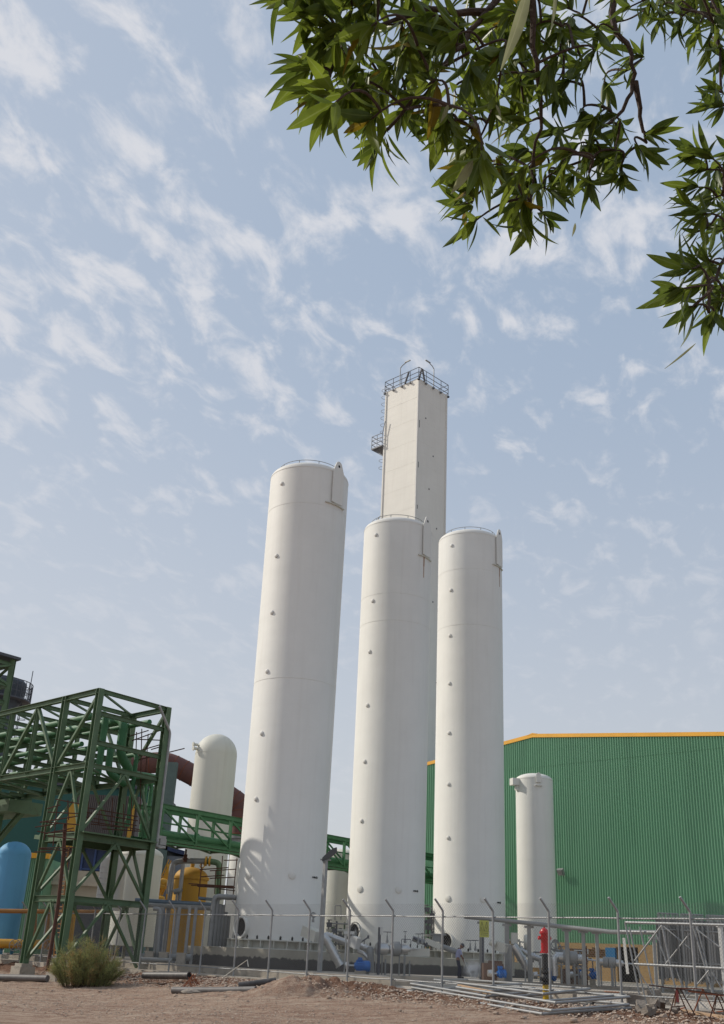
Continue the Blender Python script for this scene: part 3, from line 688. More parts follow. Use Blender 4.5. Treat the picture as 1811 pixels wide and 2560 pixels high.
# floodlight on the hall wall
rt = hall(1411, 2187); hd = rt - W * .42 + Z * .16; root = thing('wall_floodlight', rt, 'square floodlight on a short arm on the green corrugated wall', 'floodlight')
mb = MB(); mb.tube([rt, hd + W * .1], .035, 8); mb.box(rt, .2, .06, .2, U); obj('arm', mb, M_GREYP, root)
mb = MB(); ax_ = (U * .9 - W * .4).normalized(); mb.box(hd, .48, .22, .42, U, (W * .8 + Z * .5).normalized() * 1, (Z * .85 - W * .5).normalized()); obj('housing', mb, M_GREYP, root, smooth=False)
mb = MB(); mb.box(hd - W * .12 - Z * .08, .40, .04, .34, U, (W * .8 + Z * .5).normalized(), (Z * .85 - W * .5).normalized()); obj('glass', mb, M_LENS, root, smooth=False)
# ================================================================ GREEN PIPE RACK (left)
A_ = atY(201, 2067, 51.0); A_ = V((A_.x, A_.y, 0))
C_ = atY(384, 2067, 54.6); C_ = V((C_.x, C_.y, 0))
B_ = atY(117, 2055, 53.2); B_ = V((B_.x, B_.y, 0))
DL = (B_ - A_).normalized(); DR = (C_ - A_).normalized(); D_ = B_ + C_ - A_
print('rack', A_, B_, C_, 'AB', (B_ - A_).length, DL, 'AC', (C_ - A_).length, DR)
zt_ = zof(A_, 1722); zl_ = zof(A_, 1912); zp_ = zof(A_, 2090); zm_ = zof(A_, 2246)
PN = DL.cross(Z)                                       # normal of the left face plane
def lface(sx, sy): return onp(sx, sy, A_, PN)
rack = thing('pipe_rack', (A_.x, A_.y, -.2), 'tall dark green steel pipe rack tower carrying green pipes, at the left beside the bush', 'pipe rack')
cols_ = MB()
for q, zb_ in ((A_, -.15), (B_, 0.0), (C_, YARD), (D_, YARD)):
    cols_ = MB(); cols_.ibeam(q + Z * zb_, q + Z * zt_, .30, .32, .035, DL); 
    obj('column', cols_, M_GREENS, rack, smooth=False)
# upper truss box running away to the left
d1 = (lface(94, 1790) - A_).dot(DL); d0 = (B_ - A_).length; d2 = (lface(28, 1810) - A_).dot(DL)
stn = [0, d0, d1, d2, d2 + (d2 - d1), d2 + 2 * (d2 - d1), d2 + 3 * (d2 - d1)]
AC = C_ - A_; far = stn[-1]; bw = .2
def bm(p, q, w_=.16, h_=.2, nm='beam'):
    w_ *= 1.15; h_ *= 1.2
    m = MB(); m.ibeam(p, q, w_, h_); obj(nm, m, M_GREENS, rack, smooth=False)
def br(p, q, w_=.10, nm='brace'):
    w_ *= 1.35
    m = MB(); m.bar(p, q, w_, w_ * .8); obj(nm, m, M_GREENS, rack, smooth=False)
for off in (V((0, 0, 0)), AC):
    for z_ in (zt_ - .1, zl_): bm(A_ + off + Z * z_, A_ + off + DL * far + Z * z_, .2, .22, 'chord')
    for k, s_ in enumerate(stn):
        if k >= 2: bm(A_ + off + DL * s_ + Z * zl_, A_ + off + DL * s_ + Z * (zt_ - .2), .17, .17, 'post')
    for k in range(len(stn) - 1):
        a, b = stn[k], stn[k + 1]
        if k % 2 == 0 if k > 0 else True:
            p, q = (A_ + off + DL * (a + .1) + Z * (zt_ - .3), A_ + off + DL * (b - .1) + Z * (zl_ + .15))
        else: p, q = (A_ + off + DL * (b - .05) + Z * (zt_ - .3), A_ + off + DL * (a + .1) + Z * (zl_ + .15))
        if k == 2: p, q = (A_ + off + DL * (a + .1) + Z * (zt_ - .3), A_ + off + DL * (b - .05) + Z * (zl_ + .15))
        br(p, q, .12)
zi = [zl_ + (zt_ - zl_) * f for f in (.30, .68)]
for s_ in stn:
    q = A_ + DL * s_
    for z_ in [zt_ - .1, zl_] + zi: bm(q + Z * z_, q + AC + Z * z_, .14, .18, 'crossbeam')
for k in range(len(stn) - 1):
    p = A_ + DL * stn[k] + Z * (zt_ - .12); q = A_ + DL * stn[k + 1] + AC + Z * (zt_ - .12)
    br(p, q, .08, 'roof_brace'); br(p - Z * (zt_ - zl_), q - Z * (zt_ - zl_), .08, 'floor_brace')
# lower tiers: chevrons on all four faces
def chev(P, Q, z_lo, z_hi, w_=.10):
    m_ = (P + Q) / 2 + Z * (z_hi - .1)
    br(m_, P + Z * (z_lo + .12), w_); br(m_, Q + Z * (z_lo + .12), w_)
    m = MB(); m.box(m_ - Z * .12, .55, .05, .35, (Q - P).normalized()); obj('gusset', m, M_GREENS, rack, smooth=False)
for P, Q in ((A_, C_), (B_, A_), (B_, D_), (D_, C_)):
    for lo, hi in ((zp_, zl_), (zm_, zp_), (-.05 if P is not D_ else YARD, zm_)): chev(P, Q, lo, hi)
    for z_, h_ in ((zp_, .28), (zm_, .22)): bm(P + Z * z_, Q + Z * z_, .16, h_)
# platform deck on the middle level, with a railing
m = MB(); c_ = (A_ + D_) / 2; m.box(c_ + Z * (zp_ + .18), (A_ - B_).length + .9, (C_ - A_).length + .1, .06, DL, DR); obj('deck', m, M_GREENS, rack, smooth=False)
m = MB(); m.bar(B_ + DL * .15 + Z * (zp_ + .05) - DR * .1, B_ + DL * .7 + Z * (zp_ + .1) - DR * .1, .1, .2); obj('bracket', m, M_GREENS, rack, smooth=False)
# galvanised conduit down the right column
m = MB(); o1 = C_ + DR * .22 - DL * .1; m.pipe([C_ - DR * .75 - DL * .2 + Z * (zt_ - .1), o1 + Z * (zt_ - 1.3) - DL * .1, o1 + Z * (zt_ - 2) - DL * .1, o1 - DL * .1 + Z * zp_], .07, 8); obj('conduit', m, M_GALV, rack)
# footings
for q, zb_, nm in ((A_, -.13, 'square concrete footing half hidden by the bush'), (B_, .02, 'square concrete footing under the leftmost green column')):
    m = MB(); b_ = g(q.x, q.y, False) - .3; m.box(q + Z * ((zb_ - .12 + b_) / 2), .85, .85, zb_ - .12 - b_, DL, DR); m.box(q + Z * (zb_ - .055), .62, .62, .13, DL, DR)
    obj('column_footing', m, M_CONC, smooth=False, label=nm, cat='footing')
# green pipes inside the truss
def gpipe(pts, r, label, m_=None, name='green_pipe', cat='pipe', group=None, n=14):
    m = MB(); m.pipe(pts, r, n); return obj(name, m, m_ or M_GREENP, label=label, cat=cat, group=group)
LL = DL * (far - .1)
def inr(fl, fr, z_): return A_ + DL * fl + DR * fr + Z * z_
acl = AC.length
gpipe([inr(far, 1.2, zi[1] + .30), inr(.9, 1.2, zi[1] + .30), inr(.9, 1.2, zl_ - .2)], .17, 'upper green pipe elbowing down inside the rack, nearest the front corner')
gpipe([inr(far, 2.7, zi[1] + .32), inr(1.3, 2.7, zi[1] + .32), inr(1.3, 2.7, zi[0] - .1), inr(1.3, 3.6, zl_ + .35), inr(2.6, 3.6, zl_ + .35)], .24, 'thickest green pipe in the rack, dropping and sweeping right at its end')
gpipe([inr(far, 2.0, zi[0] + .28), inr(1.2, 2.0, zi[0] + .28), inr(1.2, 2.0, zl_ + .1), inr(1.2, 3.2, zl_ - .35)], .18, 'lower green pipe in the rack with a tight downward elbow')
gpipe([inr(far, .8, zi[0] + .24), inr(2.2, .8, zi[0] + .24)], .13, 'slender green pipe lying on the lower crossbeams near the front of the rack')
gpipe([inr(far, 3.6, zi[1] + .26), inr(.2, 3.6, zi[1] + .26)], .14, 'green pipe running along the back of the rack on the upper crossbeams')
gpipe([inr(far, 4.2, zi[0] + .25), inr(1.8, 4.2, zi[0] + .25), inr(1.8, 4.2, zp_ + 1)], .12, 'thin green pipe at the back of the rack dropping to the platform')
for k, fr_ in enumerate((1.6, 2.6)): gpipe([inr(far, fr_, zl_ + .28), inr(3.0, fr_, zl_ + .28)], .12, ('pale-topped green pipe stub on the rack floor, front one', 'pale-topped green pipe stub on the rack floor, rear one')[k])
# vertical green pipe at the right of the rack that turns onto the walkway
GW0 = atY(404, 2050, 57.4); gw = V((GW0.x, GW0.y, 0))
wtop = zof(gw, 2015); wbot = zof(gw, 2096)
elb = atY(407, 1950, 57.8)
# clusters of risers inside right face
for k, sx_ in enumerate((362, 375, 388)):
    p = atY(sx_, 2000, 67 + k * .5); q = V((p.x, p.y, 0)); gpipe([q + Z * (zof(q, 1965) + .0) + DR * -.8, q + Z * zof(q, 1955), q + Z * (zp_ - 4.0 + YARD)], .11 + .02 * k, ('left', 'middle', 'right')[k] + ' one of three green risers behind the right rack column')

# ================================================================ GREEN WALKWAY BRIDGE
bd = DR
br_ = thing('walkway_bridge', (gw.x, gw.y, wbot), 'long green steel walkway truss carrying a green pipe behind the tall white tanks', 'bridge')
Lb = 40.0; npn = 15; stp = Lb / npn; wid = 1.6; sd = -U
for off in (0, wid):
    o2 = gw + sd * off
    for z_, h_ in ((wtop, .24), (wbot, .20)): m = MB(); m.ibeam(o2 - bd * .8 + Z * z_, o2 + bd * Lb + Z * z_, .16, h_); obj('chord', m, M_GREENP, br_, smooth=False)
    m = MB(); m.bar(o2 + Z * (wtop - .62), o2 + bd * Lb + Z * (wtop - .62), .10, .08) if off else m.bar(o2 + Z * (wbot - .2), o2 + bd * Lb + Z * (wbot - .2), .12, .10)
    obj('rail', m, M_GREENP, br_, smooth=False)
    for k in range(npn + 1):
        q = o2 + bd * (k * stp); m = MB(); m.bar(q + Z * wbot, q + Z * (wtop - .1), .16, .12, bd); obj('post', m, M_GREENP, br_, smooth=False)
        if k < npn:
            m = MB(); a, b = (wtop - .15, wbot + .1); m.bar(q + bd * .08 + Z * a, q + bd * (stp - .08) + Z * b, .08, .09); obj('brace', m, M_GREENP, br_, smooth=False)
for k in range(npn + 1):
    q = gw + bd * (k * stp); m = MB(); m.bar(q + Z * (wbot - .12), q + sd * wid + Z * (wbot - .12), .14, .16); obj('floor_beam', m, M_GREENS, br_, smooth=False)
    if k < npn: m = MB(); m.bar(q + Z * (wbot - .2), q + bd * stp + sd * wid + Z * (wbot - .2), .08, .08); obj('floor_brace', m, M_GREENS, br_, smooth=False)
m = MB(); m.box(gw + bd * Lb / 2 + sd * wid * .62 + Z * (wbot + .02), Lb, wid * .6, .04, bd); obj('deck', m, M_GREENS, br_, smooth=False)
for s_ in (10.5, 22, 33):
    m = MB(); q = gw + bd * s_ + sd * wid / 2; m.ibeam(q + Z * YARD, q + Z * (wbot - .2), .22, .24, .02, bd); obj('leg', m, M_GREENS, br_, smooth=False)
pz = wbot + .30
m = MB(); q0 = gw + sd * .45; m.pipe([q0 - bd * 3.4 + Z * (elb.z - .1), q0 - bd * .1 + Z * elb.z, q0 - bd * .1 + Z * pz, q0 + bd * (Lb - 1) + Z * pz], .23, 16, .5)
obj('green_pipe', m, M_GREENP, label='thick bright green pipe that bends down beside the rack and runs along the walkway', cat='pipe')
m = MB(); q = atY(404, 2105, 55.3); m.box(q, .42, .3, .3, DR); m.box(q + Z * .22, .5, .1, .16, DR); m.box(q - Z * .25 - DR * .1, .5, .4, .12, DR)
obj('area_lamp', m, M_GALV, label='grey floodlight fixed to the right rack column at walkway level', cat='floodlight')

# ================================================================ BEHIND THE RACK
def boxpx(name, sx0, sx1, sytop, Y, zb_, depth, m_, label, cat, ry=None):
    a = atY(sx0, 2200, Y); b = atY(sx1, 2200, Y); a = V((a.x, a.y, 0)); b = V((b.x, b.y, 0)); zt0 = zof(b, sytop)
    m = MB(); m.prism([a + Z * zb_, b + Z * zb_, b + V((0, depth, zb_)), a + V((0, depth, zb_))], (0, 0, zt0 - zb_)); return a, b, zt0, m
a, b, zt0, m = boxpx('teal', -260, 352, 1975, 96, YARD, 12, None, None, None)
th_ = thing('teal_building', (a + b) / 2 + Z * YARD, 'big plain dark teal building behind the left pipe rack', 'building'); obj('wall', m, M_TEAL, th_, smooth=False)
m = MB(); m.box((a + b) / 2 + Z * (zt0 + .15) + V((0, 5.9, 0)), (b - a).length + .8, 12.4, .3, V((1, 0, 0))); obj('roof', m, M_SLATE, th_, smooth=False)
# dark ribbed shed with a yellow frame
a, b, zt0, m = boxpx('s', 150, 322, 1992, 88, YARD, 6, None, None, None)
th_ = thing('ribbed_shed', (a + b) / 2 + Z * YARD, 'brown-grey ribbed metal shed with an ochre door frame behind the rack platform', 'shed'); obj('wall', m, mat('brown_grey_metal', (0.10, 0.085, 0.08), 0.7, 0, 0.15, 1), th_, smooth=False)
m = MB(); L_ = (b - a).length
for k in range(34): m.box(a + (b - a) * ((k + .5) / 34) + V((0, -.05, 0)) + Z * ((zt0 + YARD) / 2), .10, .10, zt0 - YARD - .02, V((1, 0, 0)))
obj('rib_cladding', m, mat('brown_grey_metal', (0, 0, 0)), th_, smooth=False)
for s0, s1 in ((168, 192), (322, 332)):
    p, q = atY(s0, 2060, 87.6), atY(s1, 2060, 87.6); m = MB(); z1 = atY(s0, 2008, 87.6).z; z0 = atY(s0, 2120, 87.6).z; m.box(V(((p.x + q.x) / 2, 87.6, (z0 + z1) / 2)), q.x - p.x, .3, z1 - z0); obj('ochre_panel', m, M_OCHRE, th_, smooth=False)
# navy container-like building, slate gabled shed, beige wall, green ribbed shed
a, b, zt0, m = boxpx('n', 196, 300, 2118, 80, YARD, 5, None, None, None)
th_ = thing('navy_shed', (a + b) / 2 + Z * YARD, 'navy blue slatted building with a pale roof seen through the rack', 'building'); obj('wall', m, M_NAVY, th_, smooth=False)
m = MB(); m.prism([a + V((-.5, -.6, zt0)), b + V((.5, -.6, zt0 - .1)), b + V((.5, -.6, zt0 + .25)), a + V((1.5, -.6, zt0 + .8))], (0, 6, 0)); obj('roof', m, M_WHITE, th_, smooth=False)
m = MB()
for k in range(9): m.box((a + b) / 2 + V((0, -.06, YARD + 2.4 + .42 * k)), (b - a).length - .3, .08, .12, V((1, 0, 0)))
for k in range(4): m.box(a + (b - a) * ((k + .1) / 3.3) + V((0, -.09, 0)) + Z * ((zt0 + YARD) / 2), .14, .1, zt0 - YARD - .1, V((1, 0, 0)))
objs('slat', m, mat('blue_steel', (0.03, 0.06, 0.17), 0.5), th_, smooth=False)
a, b, zt0, m = boxpx('b', 112, 268, 2180, 72, YARD, 3, None, None, None)
th_ = thing('beige_annex', (a + b) / 2 + Z * YARD, 'beige plastered low building with a projecting ledge seen through the rack legs', 'building'); obj('wall', m, M_BEIGE, th_, smooth=False)
m = MB(); zc = zof(a, 2206); m.box((a + b) / 2 + Z * zc + V((0, -.15, 0)), (b - a).length + .3, .4, .22, V((1, 0, 0))); obj('ledge', m, M_BEIGE, th_, smooth=False)
m = MB(); zc = zof(a, 2250); m.box((a + b) / 2 + Z * ((YARD + zc) / 2) + V((1.0, -.05, 0)), 3.6, .12, zc - YARD, V((1, 0, 0))); obj('gate_opening', m, M_SLATE, th_, smooth=False)
a, b, zt0, m = boxpx('g', 40, 112, 2146, 70, YARD, 4, None, None, None)
th_ = thing('green_shed', (a + b) / 2 + Z * YARD, 'small green ribbed shed with an orange eave beside the blue tank', 'shed'); obj('wall', m, M_CORR, th_, smooth=False)
m = MB()
for k in range(16): m.box(a + (b - a) * ((k + .5) / 16) + V((0, -.04, 0)) + Z * ((zt0 + YARD) / 2), .07, .09, zt0 - YARD - .02, V((1, 0, 0)))
obj('rib_cladding', m, M_CORR, th_, smooth=False)
m = MB(); m.box((a + b) / 2 + Z * (zt0 + .12) + V((0, -.08, 0)), (b - a).length + .3, .5, .3, V((1, 0, 0))); obj('eave', m, M_ORG, th_, smooth=False)
a, b, zt0, m = boxpx('u', 396, 466, 2142, 84, YARD, 8, None, None, None)
th_ = thing('slate_shed', (a + b) / 2 + Z * YARD, 'blue-grey shed with a dark sloping roof left of the domed cream tank', 'shed'); obj('wall', m, mat('blue_grey_cladding', (0.16, 0.18, 0.22), 0.7), th_, smooth=False)
m = MB(); m.prism([a + V((-2, -.3, zt0 + .9)), b + V((.3, -.3, zt0 - .05)), b + V((.3, -.3, zt0 + .25)), a + V((-2, -.3, zt0 + 1.3))], (0, 8.5, 0)); obj('roof', m, M_NAVY, th_, smooth=False)
# ribbed aluminium duct hoop
p = atY(257, 2240, 63); q = V((p.x, p.y, 0)); z1 = zof(q, 2146); m = MB(); m.pipe([q + Z * zof(q, 2246), q + Z * z1, q + V((.75, .1, z1 + .05)), q + V((.8, .1, z1 - 2.8))], .36, 18, .5)
dct = thing('cladded_duct', q + Z * YARD, 'white ribbed aluminium duct bending over beside the cream tank behind the rack', 'duct'); obj('duct', m, M_WHITE, dct)
m = MB()
for k in range(7): m.ring(q + Z * (z1 - .5 - .3 * k), Z, .365, .02, 24, 6)
objs('band', m, M_SILVER, dct)
# red-brown duct
Yd = 86
pts = [atY(330, 1912, Yd), atY(385, 1907, Yd), atY(422, 1909, Yd), atY(470, 1931, Yd), atY(525, 1962, Yd), atY(575, 1992, Yd), atY(602, 2016, Yd), atY(602, 2052, Yd), atY(600, 2090, Yd)]
dr_ = thing('red_brown_duct', pts[-1], 'fat rusty red-brown duct curving over behind the domed cream tank', 'duct')
sm = []
for i in range(len(pts) - 1):
    for k in range(6):
        t_ = k / 6; p_ = pts[max(i - 1, 0)]; a_, b_ = pts[i], pts[i + 1]; n_ = pts[min(i + 2, len(pts) - 1)]
        sm.append(0.5 * ((2 * a_) + (b_ - p_) * t_ + (2 * p_ - 5 * a_ + 4 * b_ - n_) * t_ * t_ + (3 * a_ - p_ - 3 * b_ + n_) * t_**3))
sm.append(pts[-1]); m = MB(); m.tube(sm, .84, 32); obj('duct', m, M_DUCT, dr_)
m = MB()
for i in range(2, len(sm) - 1, 3): m.ring(sm[i], sm[i + 1] - sm[i - 1], .855, .022, 32, 6)
objs('band', m, M_RUSTO, dr_)
m = MB(); q = pts[-1]; m.lathe(q, [(.84, .02), (.98, .02), (.98, -.25), (.84, -.25), (.70, -1.6), (.70, -q.z + YARD)], 32); obj('stack_base', m, M_GREYP, dr_)
q = atY(429, 1945, 84.0); m = MB(); m.box(V((q.x, 84, (q.z + 1.2 + YARD) / 2)), .75, .6, q.z + 1.2 - YARD); obj('duct_support', m, mat('grey_green_steel', (0.09, 0.13, 0.12), 0.7), dr_, smooth=False)
# dark silo with ringed platform + second steel tower at far left
sc_ = atY(-8, 1750, 112); sc0 = V((sc_.x, sc_.y, 0)); r_s = rad(sc0, 132, 1720); ztp = zof(sc0 - V((0, r_s, 0)), 1690)
silo = thing('dark_silo', sc0 + Z * YARD, 'dark blue-grey round silo with a railed ring platform at the far left', 'silo')
zpl = zof(sc0, 1750); m = MB(); m.lathe(sc0, [(r_s * .80, YARD), (r_s * .80, zpl - .6), (r_s, zpl + 1.0), (r_s, ztp), (r_s * .9, ztp + .3), (.01, ztp + .6)], 48); obj('shell', m, M_SILO, silo)
m = MB(); m.lathe(sc0, [(r_s * .9, zpl - .1), (r_s + .7, zpl - .1), (r_s + .7, zpl + .05), (r_s * .9, zpl + .05)], 48); obj('platform', m, M_SLATE, silo)
m = MB()
for h in (.7, 1.3, 1.9): m.ring(sc0 + Z * (zpl + h), Z, r_s + .65, .05, 48, 5)
for k in range(36):
    d = V((math.cos(k * .1745), math.sin(k * .1745), 0)) * (r_s + .65); m.tube([sc0 + d + Z * zpl, sc0 + d + Z * (zpl + 1.9)], .045, 5)
obj('railing', m, M_SLATE, silo)
m = MB(); d = V((r_s + .5, 0, 0)); m.tube([sc0 + d + Z * zpl, sc0 + d + Z * (zpl + 3.4)], .05, 5)
for s_ in (-.25, .25): m.tube([sc0 + V((r_s * .8 + .4, s_, zpl - 9)), sc0 + V((r_s * .8 + .4, s_, zpl))], .05, 5)
for k in range(18): m.ring(sc0 + V((r_s * .8 + .75, 0, zpl - 9 + k * .5)), Z, .4, .03, 12, 4)
obj('ladder', m, M_SLATE, silo)
tq = atY(33, 1655, 82); tq = V((tq.x, tq.y, 0)); zz1 = zof(tq, 1650)
tw = thing('steel_tower', tq + Z * YARD, 'dark green open steel tower with a flat roof at the far left edge', 'tower')
tcs = [tq, tq - DR * 5, tq + DL * 5, tq + DL * 5 - DR * 5]
for q in tcs: m = MB(); m.ibeam(q + Z * YARD, q + Z * zz1, .4, .4, .05, V((0, 1, 0))); obj('column', m, M_GREENS, tw, smooth=False)
m = MB(); m.box((tcs[0] + tcs[3]) / 2 + Z * (zz1 + .12) , 5.9, 5.9, .22, DL, DR); obj('roof', m, M_SLATE, tw, smooth=False)
lv = [zz1 - .4, zz1 - 2.1, zz1 - 3.5, zz1 - 5.2, zz1 - 7.2, zz1 - 9.4]
for z_ in lv:
    for i, j in ((0, 1), (0, 2), (1, 3), (2, 3)): m = MB(); m.ibeam(tcs[i] + Z * z_, tcs[j] + Z * z_, .2, .28); obj('beam', m, M_GREENS, tw, smooth=False)
for z0_, z1_ in ((lv[5], lv[4]), (lv[4], lv[3]), (lv[1], lv[0])):
    for i, j in ((0, 1), (0, 2)): m = MB(); m.bar(tcs[i] + Z * z0_, tcs[j] + Z * z1_, .18); m.bar(tcs[j] + Z * z0_ + DL * .02, tcs[i] + Z * z1_ + DL * .02, .18); objs('brace', m, M_GREENS, tw, smooth=False)
# second, lower rack deck at the left edge with a knee brace
q = atY(66, 2012, 64); m0 = V((q.x, q.y, q.z)); gl = thing('conveyor_gallery', m0 - Z * 3, 'dark green gallery deck with a diagonal strut at the left edge, behind the rack', 'gallery')
m = MB(); m.box(m0 + DL * 5 + DR * 0 - Z * .15, 10, 2.4, .7, DL, DR); obj('deck', m, M_GREENS, gl, smooth=False)
m = MB()
for k in range(6): m.ibeam(m0 + DL * (k * 1.6) + DR * -1.3 + Z * .5, m0 + DL * (k * 1.6) + DR * 1.3 + Z * .5, .12, .18)
objs('beam', m, M_GREENS, gl, smooth=False)
s1 = atY(-12, 2110, 65.5); m = MB(); m.ibeam(m0 - Z * .3 + DL * .2, s1, .28, .3, .03); obj('strut', m, M_GREENS, gl, smooth=False)
m = MB(); q2 = V((s1.x, s1.y, 0)); m.ibeam(q2 + Z * YARD, q2 + Z * (m0.z - .3), .3, .3, .03); obj('column', m, M_GREENS, gl, smooth=False)

# ---- yellow and orange gas pipes, ladder, stair
def P3(l, Y): return [atY(x, y, Y) for x, y in l]
gpipe(P3([(-40, 2277), (262, 2280)], 60) , .115, 'orange-brown pipe running level behind the fence at rail height', M_ORGD, 'gas_pipe')
gpipe(P3([(-40, 2358), (60, 2360), (135, 2362)], 60.6), .24, 'fat ochre pipe low behind the fence below the blue tank', M_YEL, 'gas_pipe')
gpipe([atY(185, 2277, 61.4), atY(184, 2280, 61.4) , atY(173, 2372, 61.4)], .16, 'yellow upright pipe between the rack legs', M_YEL, 'gas_pipe')
gpipe([atY(120, 2280, 60.3), atY(116, 2372, 60.3)], .13, 'orange upright pipe left of the ladder behind the fence', M_ORGD, 'gas_pipe')
gpipe([atY(90, 2255, 61), atY(84, 2362, 61)], .12, 'rust-orange upright pipe beside the green ribbed shed', M_ORGD, 'gas_pipe')
gpipe([atY(172, 2270, 60.8), atY(165, 2372, 60.8)], .09, 'dark slate upright pipe next to the yellow one', M_STEELB, 'grey_pipe')
for k, (sx_, Y) in enumerate(((43, 60.2), (64, 60.2), (127, 60.2))):
    q = atY(sx_, 2358, Y); m = MB(); m.ring(q - V((0, .35, 0)) - Z * .1, V((.2, -1, 0)), .28, .025, 24, 6)
    for j in range(3): a_ = j * 1.047; d = V((math.cos(a_), 0, math.sin(a_))) * .28; m.tube([q - V((0, .35, .1)) + d, q - V((0, .35, .1)) - d], .014, 5)
    m.tube([q - V((0, .35, .1)), q], .04, 6)
    obj('hand_wheel', m, M_GREYP, label='handwheel on the fat ochre pipe, ' + ('left', 'middle', 'right')[k] + ' one of three', cat='valve', group='handwheels on the ochre pipe')
ld = thing('orange_ladder', atY(152, 2370, 57), 'tall orange ladder leaning up behind the front rack leg', 'ladder')
a, b = atY(140, 2392, 57), atY(172, 2075, 57); m = MB()
for s_ in (-.2, .2): m.tube([a + DL * s_, b + DL * s_], .04, 6)
objs('rail', m, M_ORGD, ld); m = MB()
n_ = 30
for k in range(n_): p = a.lerp(b, (k + .5) / n_); m.tube([p - DL * .2, p + DL * .2], .022, 5)
objs('rung', m, M_ORGD, ld)
st = thing('yellow_stair', atY(412, 2300, 70), 'yellow steel stair with crossed bracing left of the ochre vessel', 'stair')
m = MB()
for off in (0, .9): m.bar(atY(396, 2235, 70) + V((0, off, 0)), atY(425, 2168, 70) + V((0, off, 0)), .12, .3); m.bar(atY(394, 2215, 70) + V((0, off, 0)), atY(423, 2148, 70) + V((0, off, 0)), .06, .06)
objs('stringer', m, M_YEL, st, smooth=False); m = MB(); a, b = atY(396, 2235, 70.45), atY(425, 2168, 70.45)
for k in range(9): m.box(a.lerp(b, k / 8), .3, .9, .05)
objs('tread', m, M_YEL, st, smooth=False); m = MB()
for l_ in (((394, 2195), (420, 2225)), ((394, 2240), (422, 2190)), ((392, 2248), (424, 2251)), ((392, 2262), (424, 2264)), ((394, 2232), (405, 2255)), ((400, 2160), (398, 2300)), ((420, 2160), (416, 2300))): m.bar(atY(*l_[0], 70), atY(*l_[1], 70), .09)
objs('brace', m, M_YEL, st, smooth=False)
for k, (x, y, l_) in enumerate(((402, 2215, 'upper'), (407, 2206, 'middle'), (401, 2250, 'lower'))):
    m = MB(); q = atY(x, y, 69.5); m.lathe(q, [(.001, -.3), (.2, -.25), (.26, 0), (.2, .25), (.001, .3)], 16, V((1, .2, 0)))
    obj('yellow_drum', m, M_YEL, label=l_ + ' of the small yellow drums beside the stair', cat='drum', group='yellow drums by the stair')

# ---- grey pipes between rack and tank 1
def gp(l, Y, r, label, m_=M_GREYP, name='grey_pipe', **k): return gpipe(P3(l, Y) if not isinstance(Y, (list, tuple)) else [atY(x, y, yy) for (x, y), yy in zip(l, Y)], r, label, m_, name, **k)
gp([(338, 2251), (534, 2263)], [59.6, 60.2], .13, 'long blue-grey pipe at fence height left of the first tank, upper', M_STEELB)
gp([(338, 2261), (534, 2271)], [59.4, 59.9], .12, 'long grey pipe just below the blue-grey one left of the first tank')
gp([(497, 2245), (512, 2247), (536, 2249)], [58, 58, 59], .08, 'short green-grey pipe stub above the long blue-grey pipe', M_STEELB)
for k, (x0, x1, yt) in enumerate(((538, 524, 2240), (546, 533, 2242), (553, 541, 2260), (561, 549, 2262), (570, 558, 2280), (577, 566, 2290))):
    Yk = 56.2 + .25 * k; q = atY(x1, 2365, Yk); b0 = V((q.x, q.y, 0)); zt1 = zof(b0, yt)
    pts = [b0 + Z * (PL_TOP + .02), b0 + Z * zt1]
    if k < 2: pts += [b0 + V((1.05 - .1 * k, .3, zt1))]
    gpipe(pts, .12 if k < 4 else .10, ('first', 'second', 'third', 'fourth', 'fifth', 'sixth')[k] + ' from the left of the grey upright pipes beside the first tank', M_GREYP, 'grey_riser', 'pipe', 'upright grey pipes beside the first tank')
gp([(384, 2272), (400, 2272), (392, 2400)], 54.5, .10, 'grey pipe that turns down behind the fence near the cream tank')
for k, (x0, x1) in enumerate(((408, 385), (404, 392), (442, 436), (470, 462), (485, 478))):
    q = atY(x1, 2398, 54.8 + k * .4); b0 = V((q.x, q.y, 0)); m = MB(); m.ibeam(b0 + Z * (YARD - .02), b0 + Z * zof(b0, 2268), .14, .16, .015, V((0, 1, 0))); obj('pipe_support', m, M_GALV, smooth=False, label=('first', 'second', 'third', 'fourth', 'fifth')[k] + ' from the left of the galvanised pipe posts before the ochre vessel', cat='post', group='pipe support posts before the ochre vessel')
gp([(352, 2392), (478, 2394)], 54.6, .16, 'thick grey pipe lying low on supports left of the plinth')
gp([(352, 2398), (430, 2401)], 53.8, .10, 'thinner grey pipe along the ground behind the fence near the bush')
for k, x in enumerate((372, 408, 452)):
    m = MB(); q = atY(x, 2402, 54.3); m.box(V((q.x, q.y, .52)), .4, .35, .5); m.box(V((q.x, q.y, .79)), .5, .2, .05); obj('pipe_block', m, M_CONC, smooth=False, label=('left', 'middle', 'right')[k] + ' one of the concrete blocks carrying the low grey pipe', cat='block', group='blocks under the low grey pipe')
